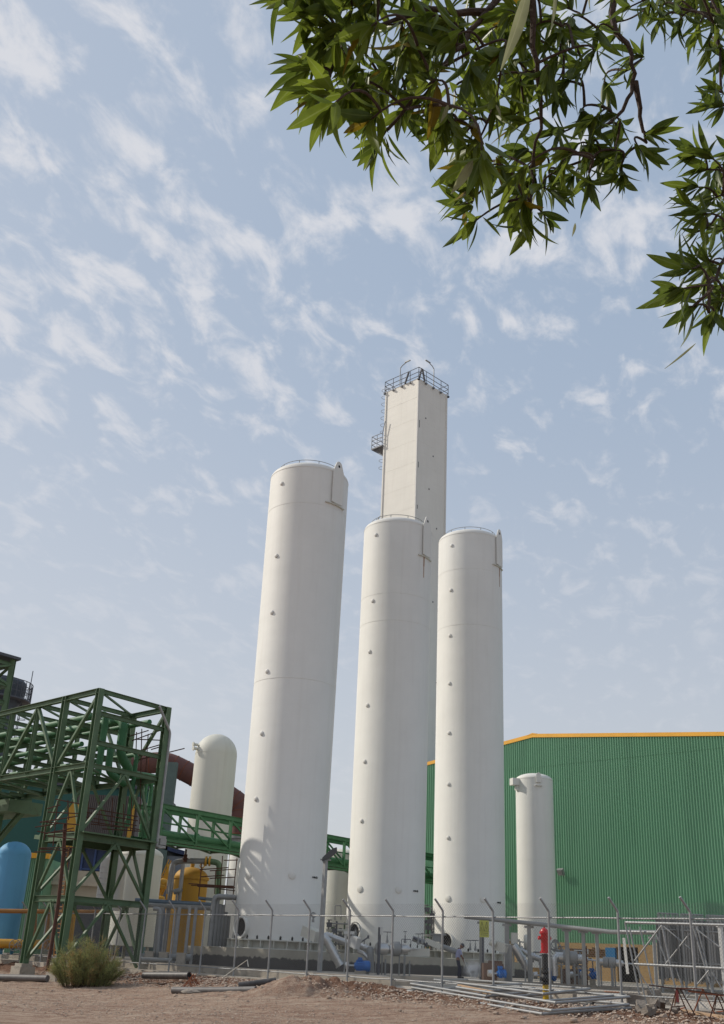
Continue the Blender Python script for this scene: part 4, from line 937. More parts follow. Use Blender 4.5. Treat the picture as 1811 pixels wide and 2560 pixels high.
# red-brown to green overhead pipe above the ochre vessel and its frame
m = MB(); pl = P3([(422, 2235), (432, 2156), (462, 2152), (512, 2153)], 60.6); m.pipe(pl, .15, 14, .35); obj('brown_pipe', m, M_GREYP, label='grey-brown pipe bridging over the ochre vessel', cat='pipe')
m = MB(); m.pipe(P3([(512, 2153), (530, 2154), (549, 2158), (545, 2245)], 60.6), .16, 14, .5); obj('green_elbow_pipe', m, M_GREENS, label='dark green pipe bending down to the right of the ochre vessel', cat='pipe')
m = MB(); m.lathe(atY(525, 2153, 60.6), [(.16, -.05), (.26, -.05), (.26, .05), (.16, .05)], 20, V((1, 0, 0))); m.lathe(atY(516, 2153, 60.6), [(.16, -.05), (.26, -.05), (.26, .05), (.16, .05)], 20, V((1, 0, 0)))
obj('pipe_flange', m, M_YEL, label='pair of yellow flanges joining brown and green pipe above the vessel', cat='flange')
for k, (xt, xb) in enumerate(((431, 421), (436, 426), (458, 448))):
    a = atY(xb, 2255, 60.2); a = V((a.x, a.y, 0)); m = MB(); m.tube([a + Z * YARD, a + Z * zof(a, 2160)], .07 if k < 2 else .11, 10); obj('pipe_post', m, M_GALV, label=('left', 'middle', 'right')[k] + ' grey post in front of the ochre vessel holding the overhead pipe', cat='post', group='posts holding the overhead pipe')
m = MB(); q = atY(464, 2143, 60.4); m.tube([q - Z * .25, q + Z * .15], .11, 10); m.tube([q + Z * .15, q + Z * .42], .05, 8); m.lathe(q - Z * .1, [(.11, 0), (.17, 0), (.17, .05), (.11, .05)], 16); obj('relief_valve', m, M_RUST, label='rusty relief valve on top of the overhead pipe', cat='valve')
q = atY(443, 2228, 60.0); m = MB(); m.lathe(q, [(.001, -.2), (.14, -.18), (.14, .15), (.08, .2), (.08, .3)], 12, V((1, 0, .3))); m.tube([q, q - Z * .6, q - Z * .6 + V((.25, 0, 0))], .06, 8); m.tube([q - V((.35, 0, 0)), q], .03, 6); obj('hanging_valve', m, M_GREYP, label='small grey valve hanging in front of the ochre vessel', cat='valve')

# ---- rusty scaffolds
def scaffold(name, label, bars, Y, r=.03, m_=M_RUST):
    root = thing(name, atY(*bars[0][0], Y), label, 'scaffold')
    for k, (p, q, *dy) in enumerate(bars):
        d_ = dy[0] if dy else 0; m = MB(); m.tube([atY(*p, Y + d_), atY(*q, Y + d_)], r, 6); obj('scaffold_tube', m, m_, root)
    return root
scaffold('scaffold', 'rusty tube scaffold between the ochre vessel and the first tank',
    [((505, 2158), (497, 2245)), ((557, 2140), (549, 2250)), ((593, 2145), (583, 2240)), ((540, 2175), (537, 2235), .8), ((500, 2174), (572, 2169), .4), ((525, 2177), (590, 2173)), ((503, 2192), (562, 2188), .4),
     ((525, 2196), (587, 2193)), ((472, 2209), (583, 2216), -.3), ((478, 2213), (588, 2219), -.3), ((548, 2222), (588, 2227)), ((560, 2151), (595, 2150))], 59.2)
m = MB(); m.box(atY(540, 2216, 58.2), 1.9, .6, .12, V((1, 0, 0)))
obj('scaffold_plank', m, M_RUST, smooth=False, label='dark plank pile on the scaffold right of the ochre vessel', cat='plank')
scaffold('scaffold', 'rusty tube scaffold wrapped round the front rack leg at platform level',
    [((118, 2022), (152, 2012)), ((100, 2056), (195, 2040)), ((88, 2068), (150, 2058)), ((102, 2054), (198, 2062)), ((112, 2084), (185, 2070)), ((100, 2120), (186, 2119)), ((98, 2122), (180, 2127)), ((145, 2002), (133, 2115)),
     ((115, 2060), (110, 2100)), ((168, 2050), (163, 2120)), ((86, 2130), (128, 2129)), ((94, 2078), (120, 2084)), ((128, 2082), (186, 2078)), ((120, 2090), (190, 2098)), ((170, 2000), (172, 2050)),
     ((120, 2030), (196, 2034)), ((140, 1998), (200, 2010))], 50.4, .028)
m = MB(); pp = [atY(163, 2058, 50.6), atY(160, 2130, 50.6), atY(146, 2260, 50.6), atY(128, 2370, 50.6), atY(118, 2425, 50.3)]; m.tube(pp, .085, 10); obj('rusty_standpipe', m, M_RUST, label='dark rusty standpipe running down beside the front rack leg', cat='pipe')
scaffold('platform_railing', 'rusty railing on the rack platform',
    [((212, 2018), (345, 2042)), ((212, 2030), (345, 2052)), ((212, 2042), (342, 2064)), ((215, 2052), (350, 2074)), ((222, 2002), (220, 2056)), ((250, 2004), (247, 2062)), ((282, 1994), (279, 2068)), ((310, 2010), (308, 2070)),
     ((330, 1990), (327, 2078)), ((256, 2072), (352, 2078)), ((228, 2060), (300, 2068))], 53.6, .028)
scaffold('scaffold', 'rusty tubes sticking out past the top right corner of the rack',
    [((326, 1840), (372, 1826)), ((330, 1852), (412, 1822)), ((338, 1848), (412, 1851)), ((378, 1874), (425, 1860)), ((345, 1900), (462, 1871)), ((338, 1880), (400, 1862)), ((405, 1815), (398, 1905)), ((371, 1835), (365, 1930)),
     ((342, 1830), (340, 1900)), ((355, 1822), (350, 2060))], 55.6, .03)
# ================================================================ CHAIN-LINK FENCE
fence = thing('chain_link_fence', offp(F1, 0), 'long galvanised chain-link fence with outward-cranked posts across the whole foreground', 'fence')
def fpt(sx, z=0.0, sy=2450):
    p = onp(sx, sy, F1, FN); return V((p.x, p.y, z))
fx = [-70, -5, 47, 100, 158, 220, 283, 347, 421, 498, 583, 669, 765, 867, 978, 1105, 1234, 1377, 1556, 1745, 1965]
fp = [fpt(x, 0, 2406 + (x - 47) * .073) for x in fx]
for k, q in enumerate(fp):
    m = MB(); zb_ = 0.02; lean = FU * random.uniform(-.03, .03)
    m.pipe([q + Z * (zb_ - .05), q + lean * .6 + Z * 2.62, q + lean + FN * .32 + Z * 3.0 - FU * .10], .038, 10, .05); m.lathe(q + Z * .015, [(.09, 0), (.09, .012), (.04, .012)], 12)
    if k in (7, 8, 9, 12): m.ring(q + Z * 1.35, Z, .045, .012, 12, 5)
    obj('post', m, M_GALV, fence)
for z_, r_ in ((2.43, .024), (.30, .024)):
    m = MB(); pts = []
    for i in range(len(fp) - 1):
        for j in range(3): pts.append(fp[i].lerp(fp[i + 1], j / 3) + Z * (z_ + random.uniform(-.012, .012)) + FN * -.045)
    m.tube(pts, r_, 8); obj('rail', m, M_GALV, fence)
# woven mesh: crossed diagonal wires
m = MB(); a0 = fp[0]; La = (fp[-1] - fp[0]).length; z0_, z1_ = .10, 2.86; H_ = z1_ - z0_; pit = .105; k = -int(H_ / pit)
sk = -FN * .01
def wire(m, p, q, r):
    d = (q - p).normalized(); a = d.cross(FN).normalized() * r; b = FN * r; vs = [p + a, p - a * .5 + b * .87, p - a * .5 - b * .87]; vs += [x + (q - p) for x in vs]
    m.add(vs, [(0, 1, 4, 3), (1, 2, 5, 4), (2, 0, 3, 5)])
while k * pit < La:
    s_ = k * pit; ss0 = max(s_, 0); ss1 = min(s_ + H_, La)
    if ss1 > ss0:
        wire(m, a0 + FU * ss0 + Z * (z0_ + ss0 - s_), a0 + FU * ss1 + Z * (z0_ + ss1 - s_), .0027)
        wire(m, a0 + FU * ss0 + Z * (z1_ - (ss0 - s_)) + sk, a0 + FU * ss1 + Z * (z1_ - (ss1 - s_)) + sk, .0027)
    k += 1
obj('wire_mesh', m, M_WIRE, fence, smooth=False)

# ================================================================ YARD EQUIPMENT
def sobj(name, m, mt, label, cat, group=None, smooth=True): return obj(name, m, mt, label=label, cat=cat, group=group, smooth=smooth)
# floodlight pole
q = atZ(799, 2431, YARD); q = V((q.x, q.y, 0)); hp = zof(q, 2151)
pl_ = thing('floodlight_pole', q + Z * YARD, 'grey square lamp pole with a hooded floodlight between the left and middle tall tanks', 'lamp post')
m = MB(); m.box(q + Z * ((YARD + hp) / 2), .16, .16, hp - YARD, U); m.box(q + Z * (YARD + .01), .34, .34, .03, U); obj('pole', m, M_GALV, pl_, smooth=False)
m = MB(); m.box(q + Z * (hp + .03), .5, .12, .06, V((1, 0, 0))); obj('bracket', m, M_GALV, pl_, smooth=False)
m = MB(); n1 = []
for i in range(9):
    t_ = i / 8; x = -.16 + .66 * t_; z_ = .02 + .50 * math.sin(t_ * 1.45) ; n1.append((x, z_))
prf = [(x, z_) for x, z_ in n1] + [(.52, .30), (.34, .16), (.16, .0), (-.16, -.12)]
m.prism([q + V((x, -.17, hp + .08 + z_)) for x, z_ in prf], (0, .34, 0)); obj('hood', m, mat('dark_grey_cast', (0.07, 0.072, 0.075), .6), pl_, smooth=False)
m = MB(); m.prism([q + V((x, -.14, hp + .07 + z_)) for x, z_ in ((-.14, -.13), (.15, -.02), (.14, -.05), (-.13, -.16))], (0, .28, 0)); obj('glass', m, M_LENS, pl_, smooth=False)

def duct_run(name, label, pts, r, bands, m_=M_SILVER, Y=None):
    root = thing(name, pts[0], label, 'duct'); m = MB(); m.pipe(pts, r, 20, r * 1.3); obj('casing', m, m_, root)
    for f, seg in bands:
        a, b = pts[seg], pts[seg + 1]; p = a.lerp(b, f); d = (b - a).normalized(); m = MB(); m.lathe(p, [(r, -.04), (r + .04, -.04), (r + .04, .04), (r, .04)], 20, d); obj('collar', m, m_, root)
    return root
def vessel(name, label, a, b, r, steps):
    root = thing(name, (a + b) / 2, label, 'vessel'); d = (b - a).normalized(); Ln = (b - a).length
    for s0, s1, k in steps: m = MB(); m.lathe(a, [(.001, Ln * s0), (r * k, Ln * s0 + .01), (r * k, Ln * s1 - .01), (.001, Ln * s1)], 24, d); obj('casing', m, M_SILVER if k < 1.15 else M_GREYP, root)
    for f in (.2, .75):
        p = a.lerp(b, f); m = MB(); m.tube([p - Z * r * .6, V((p.x, p.y, YARD))], .035, 8); obj('leg', m, M_GREYP, root)
    m = MB(); m.tube([b, b + d * .12], .12, 12); m.tube([b + d * .12, b + d * .55], .035, 8); m.lathe(b + d * .3, [(.035, -.02), (.07, -.02), (.07, .02), (.035, .02)], 12, d); obj('nozzle', m, M_SILVER, root)
    return root
def valve(q, h, label, wheel=.16, flat=True, col=None, group='handwheel valves in the yard'):
    root = thing('valve', q, label, 'valve', group); m = MB(); m.lathe(q, [(.001, 0), (.06, .01), (.07, .08), (.05, .14), (.035, .2), (.03, h * .7), (.001, h * .7)], 12); m.tube([q + Z * h * .6, q + Z * h], .014, 6)
    obj('body', m, M_GREYP, root); ax_ = Z if flat else V((.5, -.8, .2)).normalized(); c = q + Z * h; m = MB(); m.ring(c, ax_, wheel, .016, 20, 6)
    up = V((1, 0, 0)) if flat else Z; a = ax_.cross(up).normalized(); b = ax_.cross(a)
    for j in range(3): d = (a * math.cos(j * 1.047) + b * math.sin(j * 1.047)) * wheel; m.tube([c - d, c + d], .011, 5)
    obj('hand_wheel', m, col or M_SLATE, root); return root
def motor(q, d, L_, r, label, group='blue pump motors in the yard'):
    d = d.normalized(); root = thing('pump_motor', V((q.x, q.y, YARD)), label, 'motor', group); m = MB()
    m.lathe(q, [(.001, 0), (r * .55, .0), (r * .6, .06), (r, .08), (r, L_ * .55), (r * .93, L_ * .56), (r * .93, L_ * .60), (r * 1.02, L_ * .61), (r * 1.02, L_ * .92), (r * .8, L_), (.001, L_)], 24, d)
    s_ = d.cross(Z).normalized(); obj('housing', m, M_BLUEM, root); m = MB()
    for k in range(14): a_ = k * .4488; e = s_ * math.cos(a_) + Z * math.sin(a_); m.box(q + d * (L_ * .33) + e * (r + .012), L_ * .4, .012, .03, d, e.cross(d), e)
    obj('cooling_fins', m, M_BLUEM, root); m = MB(); m.box(q + d * L_ * .35 + Z * (r + .07), .2, .16, .12, d); obj('terminal_box', m, M_BLUEM, root)
    m = MB(); m.box(V((q.x, q.y, (YARD + q.z - r) / 2 + .02)) + d * L_ * .4, L_ * .7, r * 1.2, max(.06, q.z - r - YARD + .04), d); obj('base', m, M_CONC, root, smooth=False)
    m = MB(); m.tube([q, q - d * .25], .04, 8); m.lathe(q - d * .25, [(.001, -.2), (.14, -.18), (.16, 0), (.001, .02)], 16, d); obj('pump_head', m, M_SILVER, root); return root
# --- group in front of the middle tank
Ye = 52.6
duct_run('cladded_duct', 'fat shiny aluminium duct slanting down to the blue motor, left of the middle tank', P3([(806, 2338), (818, 2352), (852, 2414)], Ye), .20, [(.02, 1), (.35, 1), (.68, 1), (.97, 1)])
duct_run('cladded_duct', 'thinner shiny aluminium duct slanting from the first tank to the right', [atY(814, 2336, Ye + .8), atY(860, 2354, Ye + .7), atY(892, 2362, Ye + .5), atY(935, 2377, Ye + .3)], .15, [(.3, 0), (.7, 1), (.5, 2)])
m = MB(); q = atY(781, 2335, Ye + .9); m.box(q, 1.0, .55, .48, (U * .9 - Z * .25).normalized(), W, (Z * .9 + U * .25).normalized()); sobj('insulation_box', m, M_TANKG, 'big pale slanted box at the right foot of the leftmost tall tank', 'box', smooth=False)
m = MB(); q = atY(873, 2332, Ye); m.box(q, .5, .35, .14, V((1, 0, 0))); m.box(q - Z * .16 - V((.16, 0, 0)), .12, .2, .2); m.tube([q - V((.12, 0, 0)), V((q.x - .14, q.y, YARD))], .035, 6); m.tube([q - V((-.02, 0, 0)), V((q.x, q.y, YARD))], .03, 6); sobj('junction_box', m, M_WHITE, 'pale flat junction box on two legs left of the blue motor', 'box', smooth=False)
m = MB(); q = atY(889, 2356, Ye - .2); m.box(q, .42, .3, .5, (U + Z * -.3).normalized(), W, (Z + U * .3).normalized()); sobj('insulation_box', m, M_WHITE, 'small tilted white cladding box above the blue motor', 'box', smooth=False)
motor(atY(886, 2414, Ye - .6), V((1, .05, 0)), .74, .23, 'bright blue pump motor at the foot of the shiny ducts, left of centre')
m = MB(); q = atY(915, 2405, Ye - .2); m.box(V((q.x, q.y, YARD + .28)), .35, .3, .56); m.box(V((q.x - .08, q.y, YARD + .58)), .5, .34, .05); sobj('steel_stand', m, M_GREYP, 'small grey stand right behind the bright blue motor', 'stand', smooth=False)
vessel('horizontal_vessel', 'shiny horizontal aluminium-clad vessel with white boxes in front of the middle tank', atY(941, 2372, Ye), atY(1019, 2373, Ye + .4), .27, [(0, .34, 1), (.34, .40, .6), (.40, .52, .75), (.50, .74, 1.2), (.74, .78, .7), (.78, 1, .78)])
m = MB(); m.pipe([atY(925, 2372, Ye + .1), atY(926, 2380, Ye), atY(927, 2432, Ye)], .17, 16, .2); sobj('down_duct', m, M_GREYP, 'grey elbow duct turning down at the left end of the horizontal vessel', 'duct')
m = MB(); m.pipe([atY(896, 2378, Ye + .2), atY(912, 2385, Ye), atY(921, 2396, Ye)], .10, 12); sobj('small_elbow', m, M_SILVER, 'short bright elbow pipe above the blue motor', 'pipe')
q = atY(946, 2426, Ye - .5); b0 = V((q.x, q.y, 0)); ps = thing('control_post', b0 + Z * YARD, 'dark upright channel post with a white meter box in front of the middle tank', 'post')
m = MB(); m.bar(b0 + Z * YARD, b0 + Z * zof(b0, 2318), .08, .12); obj('post', m, M_SLATE, ps, smooth=False); m = MB(); z_ = zof(b0, 2327); m.box(b0 + V((.08, -.06, z_)), .12, .14, .34); obj('meter_box', m, M_WHITE, ps, smooth=False)
m = MB(); m.pipe([b0 + V((.06, 0, z_ - .2)), b0 + V((-.12, 0, z_ - .6)), b0 + V((-.14, 0, YARD))], .018, 6); obj('conduit', m, M_GALV, ps)
for k, (x, y0, y1, lbl, w_) in enumerate(((968, 2358, 2330, 'black flat handwheel on a tall stem over the white vessel boxes', .19), (1013, 2358, 2329, 'small flat handwheel above the right end of the shiny vessel', .07), (1046, 2362, 2335, 'flat handwheel left of the gap between the middle and right tanks', .13), (1056, 2360, 2334, 'dark handwheel right in the gap between middle and right tanks', .06))):
    a = atY(x, y0, Ye + .3); valve(a, zof(a, y1) - a.z, lbl, w_)
for k, (x, y, lbl) in enumerate(((889, 2324, 'large black upright handwheel at the middle tank nozzle'), (783, 2292, 'small black handwheel low on the right side of the leftmost tank'))):
    a = atY(x, y + 14, Ye + .5); valve(a, .33, lbl, (.26, .12)[k], False, M_BLK)
m = MB(); a, b = atY(905, 2354, Ye - .3), atY(921, 2343, Ye - .3); m.tube([a, b], .03, 8); m.tube([b - Z * .06, b + Z * .08], .05, 8); m.tube([a.lerp(b, .4), a.lerp(b, .4) - Z * .2], .02, 6); sobj('angled_valve', m, M_SLATE, 'dark slanted valve stem right of the tilted white box', 'valve')
m = MB(); a = atY(1013, 2351, Ye); m.pipe([a - V((.16, 0, .2)), a - V((.16, 0, -.05)), a + V((.28, 0, .05)), a + V((.28, 0, -.22))], .018, 6); sobj('small_loop_pipe', m, M_SLATE, 'thin bent tube above the right end of the shiny vessel', 'pipe')
# boxes with small frame at the right (dark plinth stuff)
m = MB(); q = atY(1032, 2388, Ye + 1)
for k in range(3): m.box(atY(1032 + 17 * k, 2381, Ye + 1), .32, .3, .34)
for k, o2 in enumerate(split_mb(m)): obj('cable_box', o2, M_TANKG, smooth=False, label=('left', 'middle', 'right')[k] + ' of three small beige boxes on the plinth in front of the middle tank', cat='box', group='small beige boxes on the plinth')
m = MB(); m.pipe(P3([(1032, 2346), (1062, 2356), (1110, 2368), (1142, 2380)], Ye + 1.5), .13, 14, .2); rt_ = sobj('slanting_pipe', m, M_GREYP, 'grey pipe slanting down to the right behind the worker', 'pipe')
m = MB(); a, b = atY(1064, 2351, Ye + 1.3), atY(1102, 2368, Ye + 1.3); m.bar(a, b, .4, .26); sobj('insulation_box', m, M_TANKG, 'long pale slanted cladding box left of the worker', 'box', smooth=False)
m = MB(); a = atY(1052, 2352, Ye + 1.2); m.tube([a - V((.35, 0, -.12)), a + V((.3, 0, -.15))], .06, 10); m.lathe(a + V((.28, 0, -.14)), [(.001, -.05), (.13, -.05), (.13, .05), (.001, .05)], 14, V((1, 0, -.3))); sobj('dark_valve_train', m, M_SLATE, 'dark valve train on the pipe left of the slanted cladding box', 'valve')
m = MB(); a = atY(1095, 2346, Ye + 2); m.box(a, .5, .4, .3); m.box(a + Z * .18, .8, .5, .06); sobj('valve_box', m, M_GREYP, 'grey flat-topped box beside the open nozzle of the right tank', 'box', smooth=False)
# thin uprights in the dark strip
for k, (x, yt, w_) in enumerate(((868, 2392, .05), (963, 2398, .06), (1011, 2388, .07), (1024, 2402, .05), (895, 2395, .04))):
    a = atY(x, 2436, Ye - .2); a = V((a.x, a.y, 0)); m = MB(); m.bar(a + Z * YARD, a + Z * zof(a, yt), w_, w_); m.box(a + Z * (YARD + .01), .16, .16, .02)
    sobj('pipe_stand', m, M_GREYP, ('first', 'second', 'third', 'fourth', 'short')[k] + ' thin grey pipe stand along the dark plinth before the middle tank', 'stand', 'thin pipe stands along the plinth', False)
# frame racks behind, between tanks 1 and 2, and 2 and 3
for nm, xs, y0, y1, Yk, lbl in (('pipe_skid', (818, 828, 838, 848, 858, 867), 2300, 2395, 62, 'cluttered grey pipe skid in the gap between the left and middle tall tanks'), ('pipe_skid', (1062, 1070, 1078, 1084), 2262, 2360, 68, 'cluttered grey pipe skid in the narrow gap between the middle and right tall tanks')):
    sk_ = thing(nm, atY(xs[0], y1, Yk), lbl, 'pipework')
    for k, x in enumerate(xs):
        m = MB(); a = atY(x, y1, Yk + .3 * k); a = V((a.x, a.y, 0)); m.tube([a + Z * YARD, a + Z * zof(a, y0 + (k * 17) % 31)], .05 + .05 * (k % 2), 8); obj('upright', m, (M_GREYP, M_GREENS, M_SLATE)[k % 3], sk_)
    for k in range(5):
        y = y0 + 8 + k * 17; m = MB(); m.tube([atY(xs[0] - 2, y, Yk), atY(xs[-1] + 2, y + 2, Yk)], .04 + .03 * (k % 3), 8); obj('pipe', m, (M_GREYP, M_TANKG, M_SLATE)[k % 3], sk_)
    for k in range(5):
        m = MB(); a = atY(xs[0] + 6 + (k * 13) % (xs[-1] - xs[0] - 4), y0 + 12 + k * 15, Yk - .3); m.box(a, .3, .2, .25); m.ring(a + Z * .25, Z, .12, .02, 12, 5); m.tube([a, a + Z * .25], .02, 5); obj('valve', m, M_SLATE, sk_)
m = MB(); m.pipe(P3([(838, 2300), (838, 2264), (853, 2264), (853, 2300)], 62), .03, 8); sobj('vent_loop', m, M_GREYP, 'thin inverted-U vent pipe in the gap right of the lamp pole', 'pipe')

# --- group in front of the right tank and small tank
long_pts = [atY(1163, 2292, 53.5), atY(1285, 2304, 52), atY(1400, 2316, 50.5), atY(1530, 2330, 49), atY(1642, 2331, 48)]
hd_ = thing('header_pipe', long_pts[0], 'long grey header pipe on posts sloping past the red hydrant to the brick base', 'pipe'); m = MB(); m.tube(long_pts, .095, 14); obj('pipe', m, M_GREYP, hd_)
for k, (x, yb) in enumerate(((1205, 2412), (1269, 2443), (1325, 2445), (1420, 2448), (1462, 2450), (1496, 2452), (1640, 2455))):
    Yk = 53 - (x - 1205) / 435 * 5; a = atY(x, 2430, Yk); a = V((a.x, a.y, 0)); f = a + Z * YARD; zt2 = zof(a, 2298 + (x - 1205) * .085) - .02; wd = (.22, .2, .16, .17, .14, .13, .12)[k]
    if k == 6: f = a + Z * .15
    m = MB(); m.box((f + a + Z * zt2) / 2, wd, .14, zt2 - f.z, V((1, 0, 0))); obj('support_post', m, M_GREYP, hd_, smooth=False)
    m = MB(); m.box(a + Z * (zt2 - .14), .42, .16, .1, V((1, 0, 0))); obj('bracket', m, M_GREYP, hd_, smooth=False)
# warning sign
sg = atY(1211, 2322, 52.2); sgn = thing('warning_sign', V((sg.x, sg.y, YARD)), 'yellow sign with two black warning triangles on a thin post before the right tank', 'sign')
X_ = V((1, 0, 0)); m = MB(); m.box(sg, .44, .03, .74, X_); obj('board', m, M_SIGN, sgn, smooth=False)
m = MB()
for c_ in (-.11, .11):
    t3 = [sg + V((c_ - .105, -.018, -.10)), sg + V((c_ + .105, -.018, -.10)), sg + V((c_, -.018, .30))]
    for i in range(3): m.bar(t3[i], t3[(i + 1) % 3], .012, .022, V((0, 1, 0)))
m.bar(sg + V((-.13, -.018, .06)), sg + V((-.13, -.018, -.04)), .012, .02, V((0, 1, 0))); m.bar(sg + V((-.13, -.018, -.05)), sg + V((-.08, -.018, -.05)), .012, .02, V((0, 1, 0)))
m.bar(sg + V((.14, -.018, .09)), sg + V((.09, -.018, .02)), .012, .02, V((0, 1, 0))); m.bar(sg + V((.09, -.018, .02)), sg + V((.13, -.018, .0)), .012, .02, V((0, 1, 0))); m.bar(sg + V((.13, -.018, .0)), sg + V((.10, -.018, -.06)), .012, .02, V((0, 1, 0)))
for r_ in range(2): m.box(sg + V((0, -.017, -.19 - .08 * r_)), .36, .006, .018, X_)
obj('warning_marks', m, M_INK, sgn, smooth=False)
m = MB(); m.tube([V((sg.x - .06, sg.y + .05, YARD)), V((sg.x - .06, sg.y + .05, sg.z))], .035, 8); obj('post', m, M_SLATE, sgn)
m = MB(); q = atY(1233, 2426, 51.6); m.box(V((q.x, q.y, YARD + .36)), 1.0, .8, .72, V((1, 0, 0))); m.box(V((q.x + .12, q.y + .1, YARD + .78)), .6, .4, .12); sobj('brown_block', m, M_BROWNB, 'dirty brown concrete block beside the vapour cloud', 'block', smooth=False)
m = MB(); q = atY(1434, 2432, 53); m.box(V((q.x, q.y, YARD + .32)), 1.1, .8, .64, V((1, 0, 0))); sobj('brown_block', m, M_BROWNB, 'dirty brown concrete block right of the hydrant under the clad vessel', 'block', smooth=False)
motor(atY(1243, 2434, 51.0), V((1, .1, 0)), .42, .19, 'blue motor beside the dirty brown block, left of the hydrant')
motor(atY(1357, 2439, 52.0), V((1, 0, 0)), .62, .22, 'blue motor right behind the red hydrant')
motor(atY(1446, 2438, 52.6), V((1, 0, 0)), .25, .14, 'smallest blue motor in the shade behind the brown block')
motor(atY(1474, 2438, 51.8), V((1, 0, 0)), .34, .17, 'blue motor in a small frame under the far right clad vessel')
duct_run('cladded_duct', 'fat grey duct slanting down left of the red hydrant', P3([(1282, 2364), (1292, 2376), (1322, 2425)], 52.2), .20, [(.05, 1), (.4, 1), (.75, 1)])
duct_run('cladded_duct', 'grey duct slanting right behind the red hydrant', P3([(1285, 2362), (1318, 2385), (1350, 2398)], 52.8), .14, [(.5, 0), (.5, 1)])
vessel('horizontal_vessel', 'horizontal clad vessel right of the red hydrant in front of the hall', atY(1388, 2392, 51.6), atY(1464, 2399, 51.4), .26, [(0, .28, .9), (.26, .48, 1.2), (.48, .74, 1.2), (.74, 1, .8)])
vessel('horizontal_vessel', 'small horizontal clad vessel below the blue wall cabinet', atY(1490, 2404, 51.2), atY(1552, 2408, 51), .19, [(0, .3, .8), (.28, .5, 1.2), (.5, .8, 1.2), (.8, 1, .8)])
m = MB(); m.pipe([atY(1395, 2392, 51.5), atY(1386, 2394, 51.4), atY(1388, 2440, 51.4)], .15, 16, .18); sobj('down_duct', m, M_SILVER, 'aluminium elbow turning down at the left end of the vessel right of the hydrant', 'duct')
m = MB(); q = atY(1257, 2368, 52.4); m.box(q, .62, .4, .42, (U * .95 - Z * .2).normalized(), W, (Z * .95 + U * .2).normalized()); m.tube([q - V((.35, 0, -.1)), q - V((.6, 0, -.2))], .13, 12); sobj('insulation_box', m, M_TANKG, 'pale cladding box with a pipe stub right of the warning sign', 'box', smooth=False)
m = MB(); q = atY(1316, 2356, 53); m.lathe(q, [(.001, -.12), (.32, -.10), (.36, 0), (.32, .10), (.001, .12)], 24, V((1, -.1, 0))); sobj('disc_vessel', m, M_TANKG, 'pale round disc-shaped casing just left of the red hydrant', 'vessel')
m = MB()
for x0, y0, x1, y1 in ((1284, 2340, 1284, 2440), (1300, 2352, 1300, 2370), (1290, 2352, 1312, 2356), (1268, 2350, 1300, 2350)): m.bar(atY(x0, y0, 52.6), atY(x1, y1, 52.6), .07)
m.box(atY(1286, 2346, 52.4), .3, .2, .5); sobj('bracket_stand', m, M_TANKG, 'beige bracket frame with boxes left of the red hydrant', 'frame', smooth=False)
q = atY(1390, 2372, 52); m = MB(); 
for k in range(3): m.ring(q + V((0, 0, .1 * k)), V((.3, -1, .2)), .30 - .05 * k, .02, 20, 6)
m.tube([q - Z * .3, q + Z * .4], .05, 8); m.tube([q - V((.3, 0, 0)), q + V((.45, 0, -.15))], .04, 8); sobj('hose_reel', m, M_GREYP, 'tangle of grey hoops and tubes right of the fence post by the hydrant', 'hose')
m = MB(); m.box(atY(1367, 2361, 51.5), .09, .1, .3); m.tube([atY(1367, 2366, 51.5), V((atY(1367, 2366, 51.5).x, 51.5, YARD))], .03, 6); sobj('meter_box', m, M_WHITE, 'small white meter box on a post right of the red hydrant', 'box', smooth=False)
for k, (x, y0, y1, lbl) in enumerate(((1408, 2384, 2367, 'black flat handwheel in front of the green hall, over the clad vessel'), (1450, 2392, 2378, 'pale handwheel above the right end of the clad vessel'), (1176, 2376, 2351, 'left of two small brass-bodied valves against the right tank base'), (1189, 2377, 2351, 'right of two small brass-bodied valves against the right tank base'))):
    a = atY(x, y0, (51.8, 51.6, 56, 56)[k]); valve(a, zof(a, y1) - a.z, lbl, (.2, .08, .22, .16)[k])
for k, (x, yt, yb) in enumerate(((1314, 2400, 2443), (1330, 2390, 2448), (1366, 2380, 2442), (1405, 2408, 2446), (1438, 2410, 2450), (1458, 2415, 2452), (1469, 2365, 2452), (1498, 2368, 2455), (1532, 2408, 2455), (1262, 2380, 2440), (1352, 2396, 2444), (1278, 2362, 2440))):
    a = atY(x, yb, 50.9 + .1 * (k % 4)); a = V((a.x, a.y, 0)); m = MB(); m.bar(a + Z * YARD, a + Z * zof(a, yt), .05 + .02 * (k % 3)); 
    if k % 2: m.bar(a + Z * (zof(a, yt) - .05) - X_ * .25, a + Z * (zof(a, yt) - .05) + X_ * .1, .05)
    sobj('pipe_stand', m, M_RUST if k in (6, 7) else M_GREYP, ('short grey pipe stand left of the hydrant', 'tall grey pipe stand close left of the hydrant', 'grey pipe stand right of the hydrant', 'grey pipe stand before the second brown block', 'grey pipe stand under the middle of the clad vessel', 'grey pipe stand at the right end of the clad vessel', 'dark brown upright against the yellow bricks, left one', 'dark brown upright against the yellow bricks, right one', 'grey pipe stand under the small clad vessel', 'grey stand right of the warning sign', 'grey stand behind the lower hydrant pipe', 'thin grey stand at the fat slanting duct')[k], 'stand', smooth=False)
m = MB()
for k in range(14):
    a = atY(random.uniform(1290, 1470), random.uniform(2366, 2435), random.uniform(52.8, 54)); m2 = MB(); b = a + V((random.uniform(-.7, .7), 0, random.uniform(-.35, .35))); m2.pipe([a, V((b.x, a.y, a.z)), b, b - Z * .25], random.uniform(.02, .05), 8)
    sobj('small_pipe', m2, (M_GREYP, M_SLATE, M_TANKG)[k % 3], 'one of the thin tangled pipes behind the clad vessel and hydrant', 'pipe', 'thin tangled pipes behind the clad vessels')
